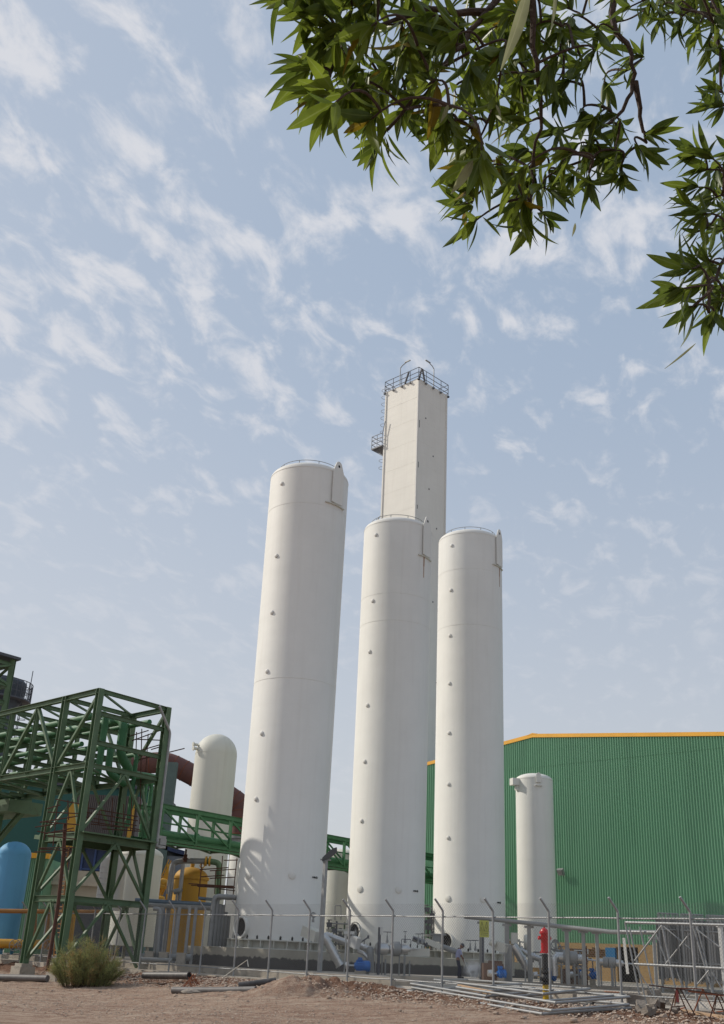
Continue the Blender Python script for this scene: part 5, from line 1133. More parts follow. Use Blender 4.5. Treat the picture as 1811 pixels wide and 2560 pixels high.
m = MB(); q = atZ(1205, 2452, .15); m.lathe(q, [(.001, -.1), (.24, -.1), (.24, .25), (.15, .33), (.001, .34)], 16); sobj('bollard', m, M_CONC, 'rounded pale concrete bollard on the kerb below the vapour cloud', 'bollard')
# orange kerb paint block + dark tyre-like lump
m = MB(); q = atZ(1480, 2473, .17); m.box(V((q.x, 45.38, .165)), .55, .30, .03); sobj('painted_brick', m, mat('faded_orange', (.42, .16, .08), .9), 'faded orange painted slab lying on the kerb', 'slab', smooth=False)
# --- fire hydrant
hq = fpt(1353, 0, 2487) - FN * .25; hb = V((hq.x, hq.y, 0)); zh = lambda y: zof(hb, y)
hy = thing('fire_hydrant', hb + Z * .02, 'bright red fire hydrant head on a tall black and yellow standpipe behind the fence', 'hydrant')
m = MB(); m.lathe(hb, [(.095, 0), (.095, zh(2460))], 20); obj('yellow_pipe', m, mat('yellow_pipe_paint', (.62, .40, .02), .45), hy)
m = MB(); m.lathe(hb, [(.095, zh(2462)), (.15, zh(2461)), (.15, zh(2456)), (.10, zh(2455)), (.15, zh(2450)), (.16, zh(2443)), (.13, zh(2438)), (.10, zh(2434)), (.15, zh(2432)), (.15, zh(2427)), (.10, zh(2426)), (.10, zh(2385))], 20)
m.tube([hb + V((-.18, -.05, zh(2447))), hb + V((.18, -.05, zh(2447)))], .05, 10); obj('black_standpipe', m, M_BLK, hy)
m = MB(); T_ = zh(2317); B2 = zh(2383)
hh = T_ - B2; P_ = [(.001, 0), (.15, 0), (.15, .03), (.115, .05), (.115, hh * .68), (.125, hh * .70), (.16, hh * .74), (.16, hh * .79), (.135, hh * .80), (.125, hh * .86), (.09, hh * .92), (.05, hh * .95), (.03, hh * .96), (.03, hh), (.001, hh)]
m.lathe(hb + Z * B2, P_, 24); obj('body', m, M_RED, hy)
for d_, r_ in ((V((-1, -.2, 0)), .06), (V((.9, -.4, 0)), .06), (V((.1, 1, 0)), .08)):
    d_ = d_.normalized(); m = MB(); m.lathe(hb + Z * (B2 + hh * .57), [(.05, 0), (.05, .15), (r_, .15), (r_, .21), (.03, .22), (.001, .24)], 14, d_); obj('outlet_cap', m, M_RED, hy)
m = MB()
for k in range(8): a_ = k * .785; m.lathe(hb + V((math.cos(a_) * .135, math.sin(a_) * .135, B2 + .02)), [(.001, 0), (.014, .0), (.014, .045), (.001, .045)], 6)
for k in range(8): a_ = k * .785; m.lathe(hb + V((math.cos(a_) * .145, math.sin(a_) * .145, B2 + hh * .78)), [(.001, 0), (.012, .0), (.012, .035), (.001, .035)], 6)
obj('bolt_ring', m, M_RED, hy)

# --- finned vaporizer tubes at the right
vs_ = [('finned_vaporizer', [(1655, 1.0), (1667, 1.1), (1679, 1.1), (1692, 1.1), (1704, 1.0)], 'leftmost bank of thick finned vaporizer tubes, against the brick wall', .115), ('finned_vaporizer', [(1714 + 7.5 * k, 1) for k in range(8)], 'middle bank of slim finned vaporizer tubes with looped tops', .06), ('finned_vaporizer', [(1779 + 7.2 * k, 1) for k in range(10)], 'right bank of slim finned vaporizer tubes cut by the picture edge', .06)]
for bi, (nm, xs, lbl, fr_) in enumerate(vs_):
    Yb = 50.2 - bi * .6; a = atY(xs[0][0], 2460, Yb); root = thing(nm, V((a.x, a.y, .15)), lbl, 'vaporizer', 'finned vaporizer banks')
    tp = []
    for row in (0, 1, 2):
        for k, (x, _) in enumerate(xs):
            a = atY(x + row * 3.1, 2460, Yb + row * .5); a = V((a.x, a.y, 0)); z0_ = zof(a, 2462 - (bi == 0) * 6 - (k * 3) % 7); z1_ = zof(a, 2290 + (x - 1650) * .045); m = MB(); m.tube([a + Z * (z0_), a + Z * (z1_)], .022, 8)
            for j in range(8):
                e = V((math.cos(j * .785 + .2), math.sin(j * .785 + .2), 0)); m.box(a + e * fr_ / 2 + Z * ((z0_ + z1_) / 2), fr_, .006, z1_ - z0_ - .25, e)
            obj('finned_tube', m, M_SILVER if (k + row) % 3 else M_GREYP, root, smooth=False); tp.append((a, z1_, z0_))
    m = MB()
    for i in range(0, len(tp) - 1): 
        if (tp[i][0] - tp[i + 1][0]).length < 1: m.pipe([tp[i][0] + Z * (tp[i][1] - .02), tp[i][0] + Z * (tp[i][1] + .14), tp[i + 1][0] + Z * (tp[i + 1][1] + .14), tp[i + 1][0] + Z * (tp[i + 1][1] - .02)], .02, 8, .08)
    objs('return_bend', m, M_GALV, root)
    a, b = tp[0][0], tp[len(xs) - 1][0]
    for h in (.15, 1.2, tp[0][1] - .75):
        m = MB(); m.bar(a + V((-.1, -.12, .2 + h)), b + V((.1, -.12, .2 + h)), .05, .06); obj('frame_bar', m, M_GREYP, root, smooth=False)
    for q in (a, b):
        m = MB(); m.bar(q + V((0, -.14, .14)), q + V((0, -.14, tp[0][1] - .3)), .07, .07); obj('frame_leg', m, M_GREYP, root, smooth=False)
q = atY(1810, 2420, 34.0); m = MB(); m.bar(V((q.x, q.y, g(q.x, q.y))), V((q.x, q.y, zof(q, 2318))), .16, .1); m.box(V((q.x, q.y, zof(q, 2318) + .03)), .2, .14, .05); sobj('white_post', m, M_WHITE, 'plain white post at the right edge of the view', 'post', smooth=False)

# --- leaning tubular lattice frame behind the fence at the right
LF = offp(F1, -1.4); lf_ = thing('tubular_frame', offp(fpt(1650), -1.4), 'leaning galvanised tube lattice frame just behind the fence at the right', 'frame')
def lp(x, y, o=0.0): p = onp(x, y, LF - FN * o, FN); return p
tl = [((1564, 2306), (1830, 2313), 0, .05), ((1586, 2410), (1830, 2422), 0, .045), ((1545, 2328), (1640, 2331), .5, .04), ((1563, 2306), (1603, 2508), 0, .035), ((1574, 2318), (1616, 2510), .15, .035), ((1600, 2317), (1641, 2509), .4, .035),
      ((1655, 2312), (1696, 2505), 0, .04), ((1733, 2314), (1790, 2510), .3, .035), ((1743, 2316), (1775, 2440), .5, .03), ((1656, 2312), (1587, 2402), 0, .032), ((1725, 2334), (1665, 2410), .2, .03), ((1773, 2426), (1715, 2496), 0, .03), ((1660, 2316), (1726, 2372), .3, .026),
      ((1740, 2322), (1800, 2368), .3, .026), ((1588, 2412), (1632, 2486), .2, .022), ((1745, 2500), (1786, 2540), .2, .025), ((1640, 2332), (1672, 2420), .4, .026), ((1690, 2420), (1720, 2505), .35, .026), ((1780, 2430), (1822, 2500), .2, .026)]
for (a, b, o2, r_) in tl: m = MB(); m.tube([lp(*a, o2), lp(*b, o2)], r_ * .8, 8); obj('tube', m, M_GALV, lf_)
m = MB(); a, b = lp(1560, 2345, .6), lp(1570, 2435, .6); m.bar(a, b, .10, .02, FN); obj('flat_bar', m, M_WHITE, lf_, smooth=False)
# lattice gate frame top-left tube of pair
# ================================================================ WORKER
def skinmesh(name, chains, m_, parent, sub=2):
    """chains: list of lists of (point, radius); the first point of a later chain is welded to the nearest earlier vertex"""
    vs, es, rs = [], [], []
    for ch in chains:
        prev = None
        for i, (p, r_) in enumerate(ch):
            if i == 0 and vs:
                k = min(range(len(vs)), key=lambda j: (vs[j] - V(p)).length)
                if (vs[k] - V(p)).length < 1e-3: prev = k; continue
            vs.append(V(p)); rs.append(r_)
            if prev is not None: es.append((prev, len(vs) - 1))
            prev = len(vs) - 1
    me = bpy.data.meshes.new(name); off = wloc(parent); me.from_pydata([tuple(v - off) for v in vs], es, []); o = bpy.data.objects.new(name, me); SC.collection.objects.link(o)
    md = o.modifiers.new('skin', 'SKIN'); md.use_smooth_shade = True; md.branch_smoothing = .5; o.modifiers.new('sub', 'SUBSURF').levels = sub; o.modifiers['sub'].render_levels = sub
    if not me.skin_vertices: me.attributes
    for i, sv in enumerate(me.skin_vertices[0].data): sv.radius = (rs[i], rs[i]); sv.use_root = (i == 0)
    dg = bpy.context.evaluated_depsgraph_get(); dg.update(); m2 = bpy.data.meshes.new_from_object(o.evaluated_get(dg)); m2.name = name
    bpy.data.objects.remove(o); m2.materials.clear(); m2.materials.append(m_); m2.polygons.foreach_set('use_smooth', [True] * len(m2.polygons)); m2.polygons.foreach_set('material_index', [0] * len(m2.polygons))
    o = bpy.data.objects.new(name, m2); SC.collection.objects.link(o); o.parent = parent; return o
wq = atY(1147, 2438, 54.0); wq = V((wq.x, wq.y, YARD)); hs_ = (zof(wq, 2360) - YARD) / 1.66
wk = thing('person', wq, 'worker in lavender shirt, dark trousers and dark cap stooping over a steaming hose', 'person')
def wp(x, y, z): return wq + V((x, y, z)) * hs_
pel = wp(-.04, 0, .88)
def limb(*a): return [(wp(*q[:3]), q[3] * hs_) for q in a]
body = [limb((-.04, 0, .88, .13), (-.05, 0, 1.08, .125), (-.02, 0, 1.28, .15), (.04, 0, 1.38, .13), (.09, -.01, 1.45, .055), (.13, -.01, 1.50, .055))]
for s_, kx, fx_ in ((-1, .02, -.02), (1, .10, .10)):
    body.append(limb((-.04, 0, .88, .13), (-.03, .1 * s_, .80, .088), (kx, .11 * s_, .46, .062), (fx_, .11 * s_, .10, .042), (fx_ + .02, .11 * s_, .04, .04), (fx_ + .17, .12 * s_, .03, .032)))
    hand = wp(.30 + .05 * s_, .10 * s_, .84)
    body.append(limb((.04, 0, 1.38, .13), (.05, .19 * s_, 1.36, .062), (.12, .22 * s_, 1.10, .046), (.27 + .05 * s_, .12 * s_, .90, .030), (.30 + .05 * s_, .10 * s_, .84, .034)))
    for f in range(4):
        ln = (.075, .085, .08, .062)[f]; b_ = V((.30 + .05 * s_, .10 * s_, .84)); r0_ = b_ + V((.02, (-.03 + .02 * f) * s_, -.035)); r1_ = r0_ + V((.025, 0, -ln * .55)); r2_ = r1_ + V((-.02, 0, -ln * .45))
        body.append([(hand, .034 * hs_)] + limb((*r0_, .010), (*r1_, .009), (*r2_, .008)))
    b_ = V((.30 + .05 * s_, .10 * s_, .84)); body.append([(hand, .034 * hs_)] + limb((b_.x - .01, b_.y - .045 * s_, b_.z - .01, .011), (b_.x + .02, b_.y - .06 * s_, b_.z - .05, .009)))
bo = skinmesh('body', body, M_SKIN, wk)
# head joined as its own surface with face features, cap
hc = wp(.17, -.01, 1.57); fd = V((.75, -.1, -.5)).normalized(); hu = (Z - fd * fd.z).normalized(); hs2 = fd.cross(hu)
m = MB(); m.ico(V((0, 0, 0)), .105 * hs_, 0, (1, .8, 1.15), 3); m.v = [hc + fd * v.x + hs2 * v.y + hu * v.z for v in m.v]
def hp_(x, y, z): return hc + (fd * x + hs2 * y + hu * z) * hs_
for c_, r_ in ((hp_(.108, 0, -.01), .018), (hp_(.10, 0, -.055), .02), (hp_(.0, .085, -.01), .024), (hp_(.0, -.085, -.01), .024), (hp_(.095, .03, .02), .011), (hp_(.095, -.03, .02), .011)): m.ico(c_, r_ * hs_, 0, (1, 1, 1), 2)
obj('head', m, M_SKIN, wk)
m = MB(); m.ico(V((0, 0, 0)), .118 * hs_, 0, (1, .88, .95), 3); m.v = [hc + hu * .035 * hs_ + fd * v.x + hs2 * v.y + hu * max(v.z, -.01) for v in m.v]; m.prism([hp_(.09, -.07, .04), hp_(.19, -.04, .02), hp_(.19, .04, .02), hp_(.09, .07, .04)], hu * .012); obj('cap', m, M_SLATE, wk)
sh = [limb((-.045, 0, .92, .145), (-.05, 0, 1.08, .142), (-.02, 0, 1.28, .165), (.04, 0, 1.39, .14), (.07, -.01, 1.43, .07))]
for s_ in (-1, 1): sh.append(limb((.04, 0, 1.39, .14), (.05, .19 * s_, 1.36, .078), (.105, .215 * s_, 1.16, .068), (.11, .22 * s_, 1.12, .066)))
skinmesh('shirt', sh, M_SHIRT, wk)
tr = [limb((-.04, 0, .93, .138), (-.04, 0, .87, .14))]
for s_, kx, fx_ in ((-1, .02, -.02), (1, .10, .10)): tr.append(limb((-.04, 0, .87, .14), (-.03, .1 * s_, .78, .102), (kx, .11 * s_, .46, .08), (fx_, .11 * s_, .12, .068), (fx_, .11 * s_, .07, .066)))
skinmesh('trousers', tr, M_TROU, wk)
m = MB()
for s_, fx_ in ((-1, -.02), (1, .10)): m.ico(wp(fx_ + .07, .11 * s_, .035), .12 * hs_, 0, (1.15, .45, .42), 2)
objs('shoe', m, M_BLK, wk)
m = MB(); hnd = wp(.33, 0, .80); m.pipe([wp(.12, .45, 1.0), wp(.30, .15, .95), hnd, wp(.52, -.05, .38), wp(.66, -.1, .10)], .028, 8, .12); sobj('frosted_hose', m, M_TANKG, 'frosted flexible hose the stooping worker is holding', 'hose')
m = MB()
for x, y, z_, r_ in ((.35, .1, .62, .09), (.5, 0, .5, .07), (.28, .0, .45, .06)): m.tube([wp(x, y, z_ - .15), wp(x + .12, y, z_ + .15)], r_ * .5, 10)
for k, q in enumerate(split_mb(m)): sobj('small_fitting', q, (M_GREYP, M_SILVER, M_SLATE)[k], ('grey', 'bright', 'dark')[k] + ' pipe fitting hanging by the stooping worker', 'fitting')
# vapour cloud at the hose end
vq = atY(1184, 2421, 52.6); m = MB(); m.ico(V((vq.x, vq.y, YARD + .5)), .62, .2, (1.05, 1.0, .85), 3, 5)
vo = obj('vapour_cloud', m, M_WHITE, label='puff of white cold vapour on the ground beside the stooping worker', cat='vapour', kind='stuff')
vm = bpy.data.materials.new('vapour'); vm.use_nodes = True; t = vm.node_tree; n_ = t.nodes; l_ = t.links; n_.remove(n_['Principled BSDF'])
pv = n_.new('ShaderNodeVolumePrincipled'); pv.inputs['Color'].default_value = (.97, .98, 1, 1); pv.inputs['Anisotropy'].default_value = 0.3; l_.new(pv.outputs[0], n_['Material Output'].inputs['Volume'])
tcn = n_.new('ShaderNodeTexCoord'); nn = n_.new('ShaderNodeTexNoise'); nn.inputs['Scale'].default_value = 3.5; nn.inputs['Detail'].default_value = 5; l_.new(tcn.outputs['Object'], nn.inputs['Vector'])
mv = n_.new('ShaderNodeMapping'); mv.inputs['Location'].default_value = (0, 0, -.5); l_.new(tcn.outputs['Object'], mv.inputs[0]); ln_ = n_.new('ShaderNodeVectorMath'); ln_.operation = 'LENGTH'; l_.new(mv.outputs[0], ln_.inputs[0])
r1 = n_.new('ShaderNodeMapRange'); l_.new(ln_.outputs['Value'], r1.inputs[0]); r1.inputs[1].default_value = .0; r1.inputs[2].default_value = .56; r1.inputs[3].default_value = 1; r1.inputs[4].default_value = 0
r2 = n_.new('ShaderNodeMapRange'); l_.new(nn.outputs['Fac'], r2.inputs[0]); r2.inputs[1].default_value = .38; r2.inputs[2].default_value = .60; r2.inputs[3].default_value = .8; r2.inputs[4].default_value = 11
pw = n_.new('ShaderNodeMath'); pw.operation = 'POWER'; l_.new(r1.outputs[0], pw.inputs[0]); pw.inputs[1].default_value = 1.8
mu = n_.new('ShaderNodeMath'); mu.operation = 'MULTIPLY'; l_.new(pw.outputs[0], mu.inputs[0]); l_.new(r2.outputs[0], mu.inputs[1]); l_.new(mu.outputs[0], pv.inputs['Density'])
vo.data.materials.clear(); vo.data.materials.append(vm)
# ================================================================ FOREGROUND
# dirt heap
hp0 = onG(712, 2488); m = MB(); nx_, ny_ = 90, 40; vs = []; 
h1 = onG(1010, 2478)
axh = (h1 - hp0); axh.z = 0; Lh = axh.length; axh.normalize(); ayh = V((-axh.y, axh.x, 0))
for j in range(ny_):
    for i in range(nx_):
        s_ = -2.0 + (Lh + 3.4) * i / (nx_ - 1); t_ = -1.3 + 2.6 * j / (ny_ - 1); p = hp0 + axh * s_ + ayh * (t_ + .45)
        pk = math.exp(-((s_ - .1) / 1.25)**2) * .50 + .22 * sstep(-.5, 1.5, s_) * sstep(Lh + 1.2, Lh - 1.5, s_)
        hgt = pk * max(0, 1 - (t_ / 1.25)**2)**1.2; P_ = V((p.x, p.y, 0)); hgt *= (1 + .35 * noise.noise(P_ * 1.7)); hgt += (.05 * noise.noise(P_ * 5) + .03 * noise.noise(P_ * 13)) * min(1, hgt * 6)
        vs.append(V((p.x, p.y, g(p.x, p.y) - .03 + hgt)))
m.add(vs, [(j * nx_ + i, j * nx_ + i + 1, (j + 1) * nx_ + i + 1, (j + 1) * nx_ + i) for j in range(ny_ - 1) for i in range(nx_ - 1)])
heap = obj('dirt_heap', m, M_DIRT, label='low heap of loose red-brown earth in front of the fence near the centre', cat='dirt heap')
def hz_(x, y):
    p = V((x, y, 0)) - V((hp0.x, hp0.y, 0)); s_ = p.dot(axh); t_ = p.dot(ayh) - .45
    if abs(t_) > 1.25: return 0
    pk = math.exp(-((s_ - .1) / 1.25)**2) * .50 + .22 * sstep(-.5, 1.5, s_) * sstep(Lh + 1.2, Lh - 1.5, s_); return max(0, pk * max(0, 1 - (t_ / 1.25)**2)**1.2 - .05)
# individual stones
rocks = [(867, 2488, .09), (1160, 2478, .10), (1540 // 1, 2545, .09), (655, 2489, .07), (440, 2492, .06), (790, 2487, .08), (735, 2474, .07), (770, 2481, .1), (822, 2498, .08), (905, 2500, .07), (960, 2490, .06), (250, 2482, .06), (130, 2478, .05), (90, 2484, .05), (560, 2500, .05), (1075, 2520, .06), (1240, 2535, .07), (1000, 2528, .05), (1310, 2548, .08), (1660, 2552, .09), (1500, 2552, .06), (620, 2506, .05), (1435, 2556, .1), (345, 2490, .05), (1765, 2548, .07)]
for k, (x, y, r_) in enumerate(rocks):
    p = onG(x, y); m = MB(); m.ico(p + Z * (r_ * .35 + hz_(p.x, p.y)), r_, .35, (1.2, .9, .75), 2, k); obj('stone', m, M_ROCK, label='pale rounded stone lying on the red-brown earth in the foreground', cat='stone', group='stones on the foreground earth')
# gravel (uncountable)
m = MB(); rng = random.Random(3)
for k in range(13000):
    s_ = rng.uniform(-4, 32); t_ = rng.uniform(.5, 13) if rng.random() < .5 else rng.uniform(.4, 3.2)
    p = V((F1.x, F1.y, 0)) + FU * (s_ - 4) + FN * t_
    if p.y < 20: continue
    r_ = rng.uniform(.010, .036) * (1.5 if t_ < 3 else 1); b0 = V((p.x, p.y, g(p.x, p.y) + r_ * .3 + hz_(p.x, p.y))); a_ = rng.uniform(0, 6.28); e = V((math.cos(a_), math.sin(a_), 0)) * r_ * rng.uniform(.8, 1.5); f = V((-math.sin(a_), math.cos(a_), 0)) * r_; h = Z * r_ * rng.uniform(.5, .9)
    m.add([b0 + e, b0 + f, b0 - e, b0 - f, b0 + h + e * .2, b0 - h], [(0, 1, 4), (1, 2, 4), (2, 3, 4), (3, 0, 4), (1, 0, 5), (2, 1, 5), (3, 2, 5), (0, 3, 5)])
obj('gravel', m, mat('gravel_stone', (.42, .33, .26), .95, 0, .4, 9), smooth=False, loc=V((0, 35, 0)), label='loose gravel scattered over the earth in front of the fence', cat='gravel', kind='stuff')
# pipes lying in front of the fence
def lying(x0, y0, x1, y1, r, m_, label, hollow=False, lift=0.0, sag=0):
    a, b = onG(x0, y0), onG(x1, y1); a = a + Z * (r + lift); b = b + Z * (r + lift); root = thing('pipe', a, label, 'pipe') if hollow else None; m = MB()
    pts = [a.lerp(b, i / 6) + Z * sag * math.sin(math.pi * i / 6) for i in range(7)]; m.tube(pts, r, 18)
    if not hollow: return obj('pipe', m, m_, label=label, cat='pipe')
    obj('pipe_wall', m, m_, root); d = (b - a).normalized(); m = MB(); m.lathe(b + d * .003, [(.001, .0), (r * .78, .0)], 18, d); obj('bore', m, M_DARK, root)
    m = MB(); m.lathe(b - d * .02, [(r * .99, 0), (r * 1.03, .0), (r * 1.03, .05), (r * .78, .05)], 18, d); obj('rim', m, m_, root)
M_OLDP = mat('weathered_black_pipe', (.06, .056, .055), .55, 0, .3, 3, 0, 1, (.14, .12, .11), (.5, .7)); M_OLDG = mat('weathered_grey_pipe', (.12, .11, .105), .6, 0, .3, 3)
lying(358, 2462, 470, 2464, .14, M_OLDP, 'black pipe with an open end lying right of the bush', True, .16)
lying(596, 2471, 690, 2467, .12, M_OLDP, 'short black pipe poking out of the dirt heap')
lying(432, 2484, 640, 2480, .12, M_OLDG, 'long dusty grey pipe lying left of the dirt heap', sag=-.02)
lying(-30, 2452, 118, 2456, .14, M_OLDG, 'dusty grey pipe lying left of the bush under the concrete footings')
m = MB(); q = onG(478, 2470)
for k in range(16): m.tube([q + V((random.uniform(-.5, .5), random.uniform(-.3, .3), 0)), q + V((random.uniform(-.15, .15), random.uniform(-.1, .1), random.uniform(.15, .55)))], .012, 5)
obj('dry_root_stump', m, M_RUSTO, label='tuft of dry reddish roots beside the open end of the black pipe', cat='roots')
m = MB(); q = onG(490, 2482); m.ico(q + Z * .05, .35, .3, (1.6, .8, .25), 2, 3); obj('flat_stone', m, M_RUB, label='flat grey stone slab lying in front of the long dusty grey pipe', cat='stone')
m = MB(); a = fpt(580, .05, 2440) + FN * .5; a.z = g(a.x, a.y); b = a + FU * 1.6 + Z * .75; m.tube([a, b, b + FU * .1 - Z * .25], .018, 6); obj('bent_rod', m, M_TANKG, label='bent pale rod leaning on the footing wall left of the dirt heap', cat='rod')
# stack of galvanised gate frames lying on the ground
fr = thing('frame_stack', onG(1300, 2520), 'stack of galvanised gate frames lying on the ground before the fence', 'frames')
cn = [onG(1019, 2482), onG(1357, 2541), onG(1578, 2529), onG(1115, 2474)]
cn = [V((q.x, q.y, 0)) for q in cn]; gz = lambda p: g(p.x, p.y, False)
def fpos(s_, t_, lift):
    p = cn[0].lerp(cn[1], s_).lerp(cn[3].lerp(cn[2], s_), t_); return V((p.x, p.y, gz(p) + .06 + lift))
def gate(s0, s1, t0, t1, lift, mids, r_=.038, tw=0.0, mesh=False):
    P_ = [fpos(s0, t0, lift), fpos(s1 + tw, t0 + tw, lift), fpos(s1, t1, lift + .03), fpos(s0 + tw, t1, lift)]
    for i in range(4): m = MB(); m.tube([P_[i], P_[(i + 1) % 4]], r_, 10); obj('frame_tube', m, M_GALV, fr)
    for k in mids:
        m = MB(); m.tube([P_[0].lerp(P_[1], k), P_[3].lerp(P_[2], k)], r_ * .9, 10); obj('cross_tube', m, M_GALV, fr)
    if mesh:
        m = MB(); n2 = 46
        for i in range(1, n2): m.tube([P_[0].lerp(P_[1], i / n2) - Z * .01, P_[3].lerp(P_[2], i / n2) - Z * .01], .005, 3, False)
        for i in range(1, 14): m.tube([P_[0].lerp(P_[3], i / 14) - Z * .01, P_[1].lerp(P_[2], i / 14) - Z * .01], .005, 3, False)
        obj('mesh_infill', m, M_WIRE, fr, smooth=False)
gate(0, 1, 0, 1, 0, (.35, .7), mesh=True); gate(.02, 1.0, .05, .98, .09, (.5,), tw=.02); gate(-.01, .62, .1, .9, .18, (.45, .85), tw=-.02, mesh=True); gate(.35, .98, .15, 1.05, .26, (.3, .62, .9), tw=.015)
gate(.1, .8, .35, 1.1, .34, (.5,), tw=.03)
m = MB(); a, b = fpos(.33, .25, .24), fpos(.58, .22, .22); m.bar(a, b, .12, .12); obj('wood_beam', m, M_WOOD, smooth=False, label='short square wooden beam lying on the stacked gate frames', cat='beam')
m = MB(); p = fpt(1430, .0, 2492) + FN * .35; p.z = gz(p) + .14; m.box(p, .72, .22, .24, (FU + Z * .08).normalized()); obj('concrete_block', m, M_CONC, smooth=False, label='grey concrete block lying between the gate frames and the fence', cat='block')
m = MB(); p = fpt(1493, 0, 2498) + FN * .2; p.z = gz(p) + .08; m.tube([p - Z * .1, p + Z * .12 + V((.03, 0, 0))], .05, 10); m.ico(p - Z * .05, .08, .2, (1.3, 1, .5), 2, 4); obj('boot_shape_stub', m, M_BLK, label='small black boot-like stub standing by the fence right of the hydrant', cat='stub')
# rubble
rng = random.Random(11)
for k in range(22):
    x = rng.uniform(1592, 1690) if k > 4 else (1590 + 14 * k); y = rng.uniform(2510, 2540); sz = rng.uniform(.07, .14) if k > 4 else rng.uniform(.15, .24)
    p = onG(x, y); m = MB(); ax_ = V((rng.uniform(-1, 1), rng.uniform(-1, 1), rng.uniform(-.4, .4))).normalized(); az_ = (Z - ax_ * ax_.z).normalized()
    m.box(p + Z * (sz * .7 + (.1 if k % 3 == 0 else 0)), sz * 2.2, sz * 1.4, sz * 1.3, ax_, az_.cross(ax_), az_); m.v = [v + V((noise.noise(v * 9), noise.noise(v * 9 + V((7, 0, 0))), noise.noise(v * 9 + V((0, 7, 0))))) * sz * .45 for v in m.v]
    obj('rubble_chunk', m, M_RUB, smooth=False, label='broken grey concrete chunk in the small rubble pile at the lower right', cat='rubble', group='concrete chunks in the rubble pile')
# rusty trestles
def trestle(x0, x1, yb, yt, label, red=False):
    root = thing('trestle', onG((x0 + x1) / 2, yb), label, 'trestle', 'rusty rebar trestles'); a, b = onG(x0, yb), onG(x1, yb); c = onG((x0 + x1) / 2 - 12, yb - 22); h = zof((a + b) / 2, yt); ap = (a + b) / 2; ap.z = h; ap2 = ap + V((.9, .6, 0))
    for p, q in ((a, ap), (b, ap), (c, ap), (a, b), (b + V((.25, .2, 0)), ap + V((.08, 0, 0))), (a + V((.9, .9, .05)), ap2), (b + V((.9, .6, .05)), ap2), (ap, ap2), (a.lerp(ap, .45), b.lerp(ap, .45)), (c, b.lerp(ap, .4)), (ap - V((.75, 0, -.04)), ap + V((1.1, 0, -.1)))): m = MB(); m.tube([p, q], .016, 6); obj('rebar', m, M_RUST if rng.random() < .5 else M_RUSTO, root)
    if red: m = MB(); m.box(ap - Z * .2, .07, .02, .3); obj('red_plate', m, mat('faded_red', (.28, .07, .06), .8), root, smooth=False)
trestle(1668, 1728, 2548, 2470, 'left rusty rebar trestle with a faded red plate at the lower right', True); trestle(1774, 1822, 2552, 2486, 'right rusty rebar trestle at the lower right corner')
m = MB(); a, b = onG(1700, 2530), onG(1835, 2550); m.bar(a + Z * .05, b + Z * .06, .32, .06); obj('plank', m, M_WOOD, smooth=False, label='weathered plank lying on the ground between the two rusty trestles', cat='plank')

# ================================================================ BUSH (tamarisk)
bq = onG(212, 2466); bu = thing('bush', bq, 'feathery green and rust-tinged tamarisk bush before the pipe rack leg', 'bush'); rng = random.Random(5)
dB = (bq - CP).dot(FW); px = dB / FP; mw = MB(); ml = MB(); BWd = 92 * px; BH = 128 * px
def leafq(m, p, d, ln, w_, mi):
    d = d.normalized(); s_ = d.cross(V((rng.uniform(-1, 1), rng.uniform(-1, 1), rng.uniform(-1, 1)))).normalized() * w_; m.cur = mi; m.add([p - s_ * .5, p + s_ * .5, p + d * ln], [(0, 1, 2)])
for k in range(190):
    a_ = rng.uniform(0, 6.28); rr = math.sqrt(rng.random()); ex = math.cos(a_) * rr; ey = math.sin(a_) * rr; hh_ = BH * (1.0 - .62 * rr**2.5) * rng.uniform(.45, .98)
    base = bq + V((ex * BWd * .62, ey * BWd * .5, -.05)); tip = bq + V((ex * BWd * 1.03, ey * BWd * .8, hh_)); mid = base.lerp(tip, .5) + V((ex * .1, ey * .1, .28)); pts = []
    for i in range(9): t_ = i / 8; pts.append(base * (1 - t_)**2 + mid * 2 * t_ * (1 - t_) + tip * t_ * t_ + V((noise.noise(V((k, i * .6, 0))), noise.noise(V((k, i * .6, 9))), 0)) * .07 * t_)
    mw.tube(pts, [.011 * (1 - .75 * i / 8) for i in range(9)], 5, False); mi = 1 if rng.random() < (.30 if abs(ex) < .5 else .16) else 0
    for j in range(62):
        t_ = rng.uniform(.04, 1.0); i = min(7, int(t_ * 8)); p = pts[i].lerp(pts[i + 1], t_ * 8 - i); d = (pts[i + 1] - pts[i]).normalized() + V((rng.uniform(-1, 1), rng.uniform(-1, 1), rng.uniform(-.6, .8))) * 1.9; d.normalize(); ln = rng.uniform(.12, .30)
        for q in range(6):
            f = q / 6; leafq(ml, p + d * ln * f + V((0, 0, .02 * f)), d + V((rng.uniform(-1, 1), rng.uniform(-1, 1), rng.uniform(-.6, 1))) * .7, rng.uniform(.04, .075), .016, mi if rng.random() < .8 else 2)
obj('stem', mw, M_BARK, bu)
ml.cur = 0; obj('foliage', ml, [mat('tamarisk_green', (.27, .28, .11), .85, 0, .3, 3, trans=.4), mat('tamarisk_rust', (.38, .26, .11), .85, 0, .3, 3, trans=.35), mat('tamarisk_dark', (.16, .19, .08), .85, 0, .3, 3, trans=.35)], bu, smooth='leaf')

# ================================================================ TREE overhead
rng = random.Random(21)
def atD(x, y, dep): return CP + ray(x * K, y * K) * dep            # D pixels (1624 wide), dep = camera depth
tree = thing('tree', V((4.3, 0.6, -.65)), 'leafy tree whose narrow-leaved branches hang into the top right of the view', 'tree')
def inside(x, y, poly):
    c = False; j = len(poly) - 1
    for i in range(len(poly)):
        xi, yi = poly[i]; xj, yj = poly[j]
        if (yi > y) != (yj > y) and x < (xj - xi) * (y - yi) / (yj - yi) + xi: c = not c
        j = i
    return c
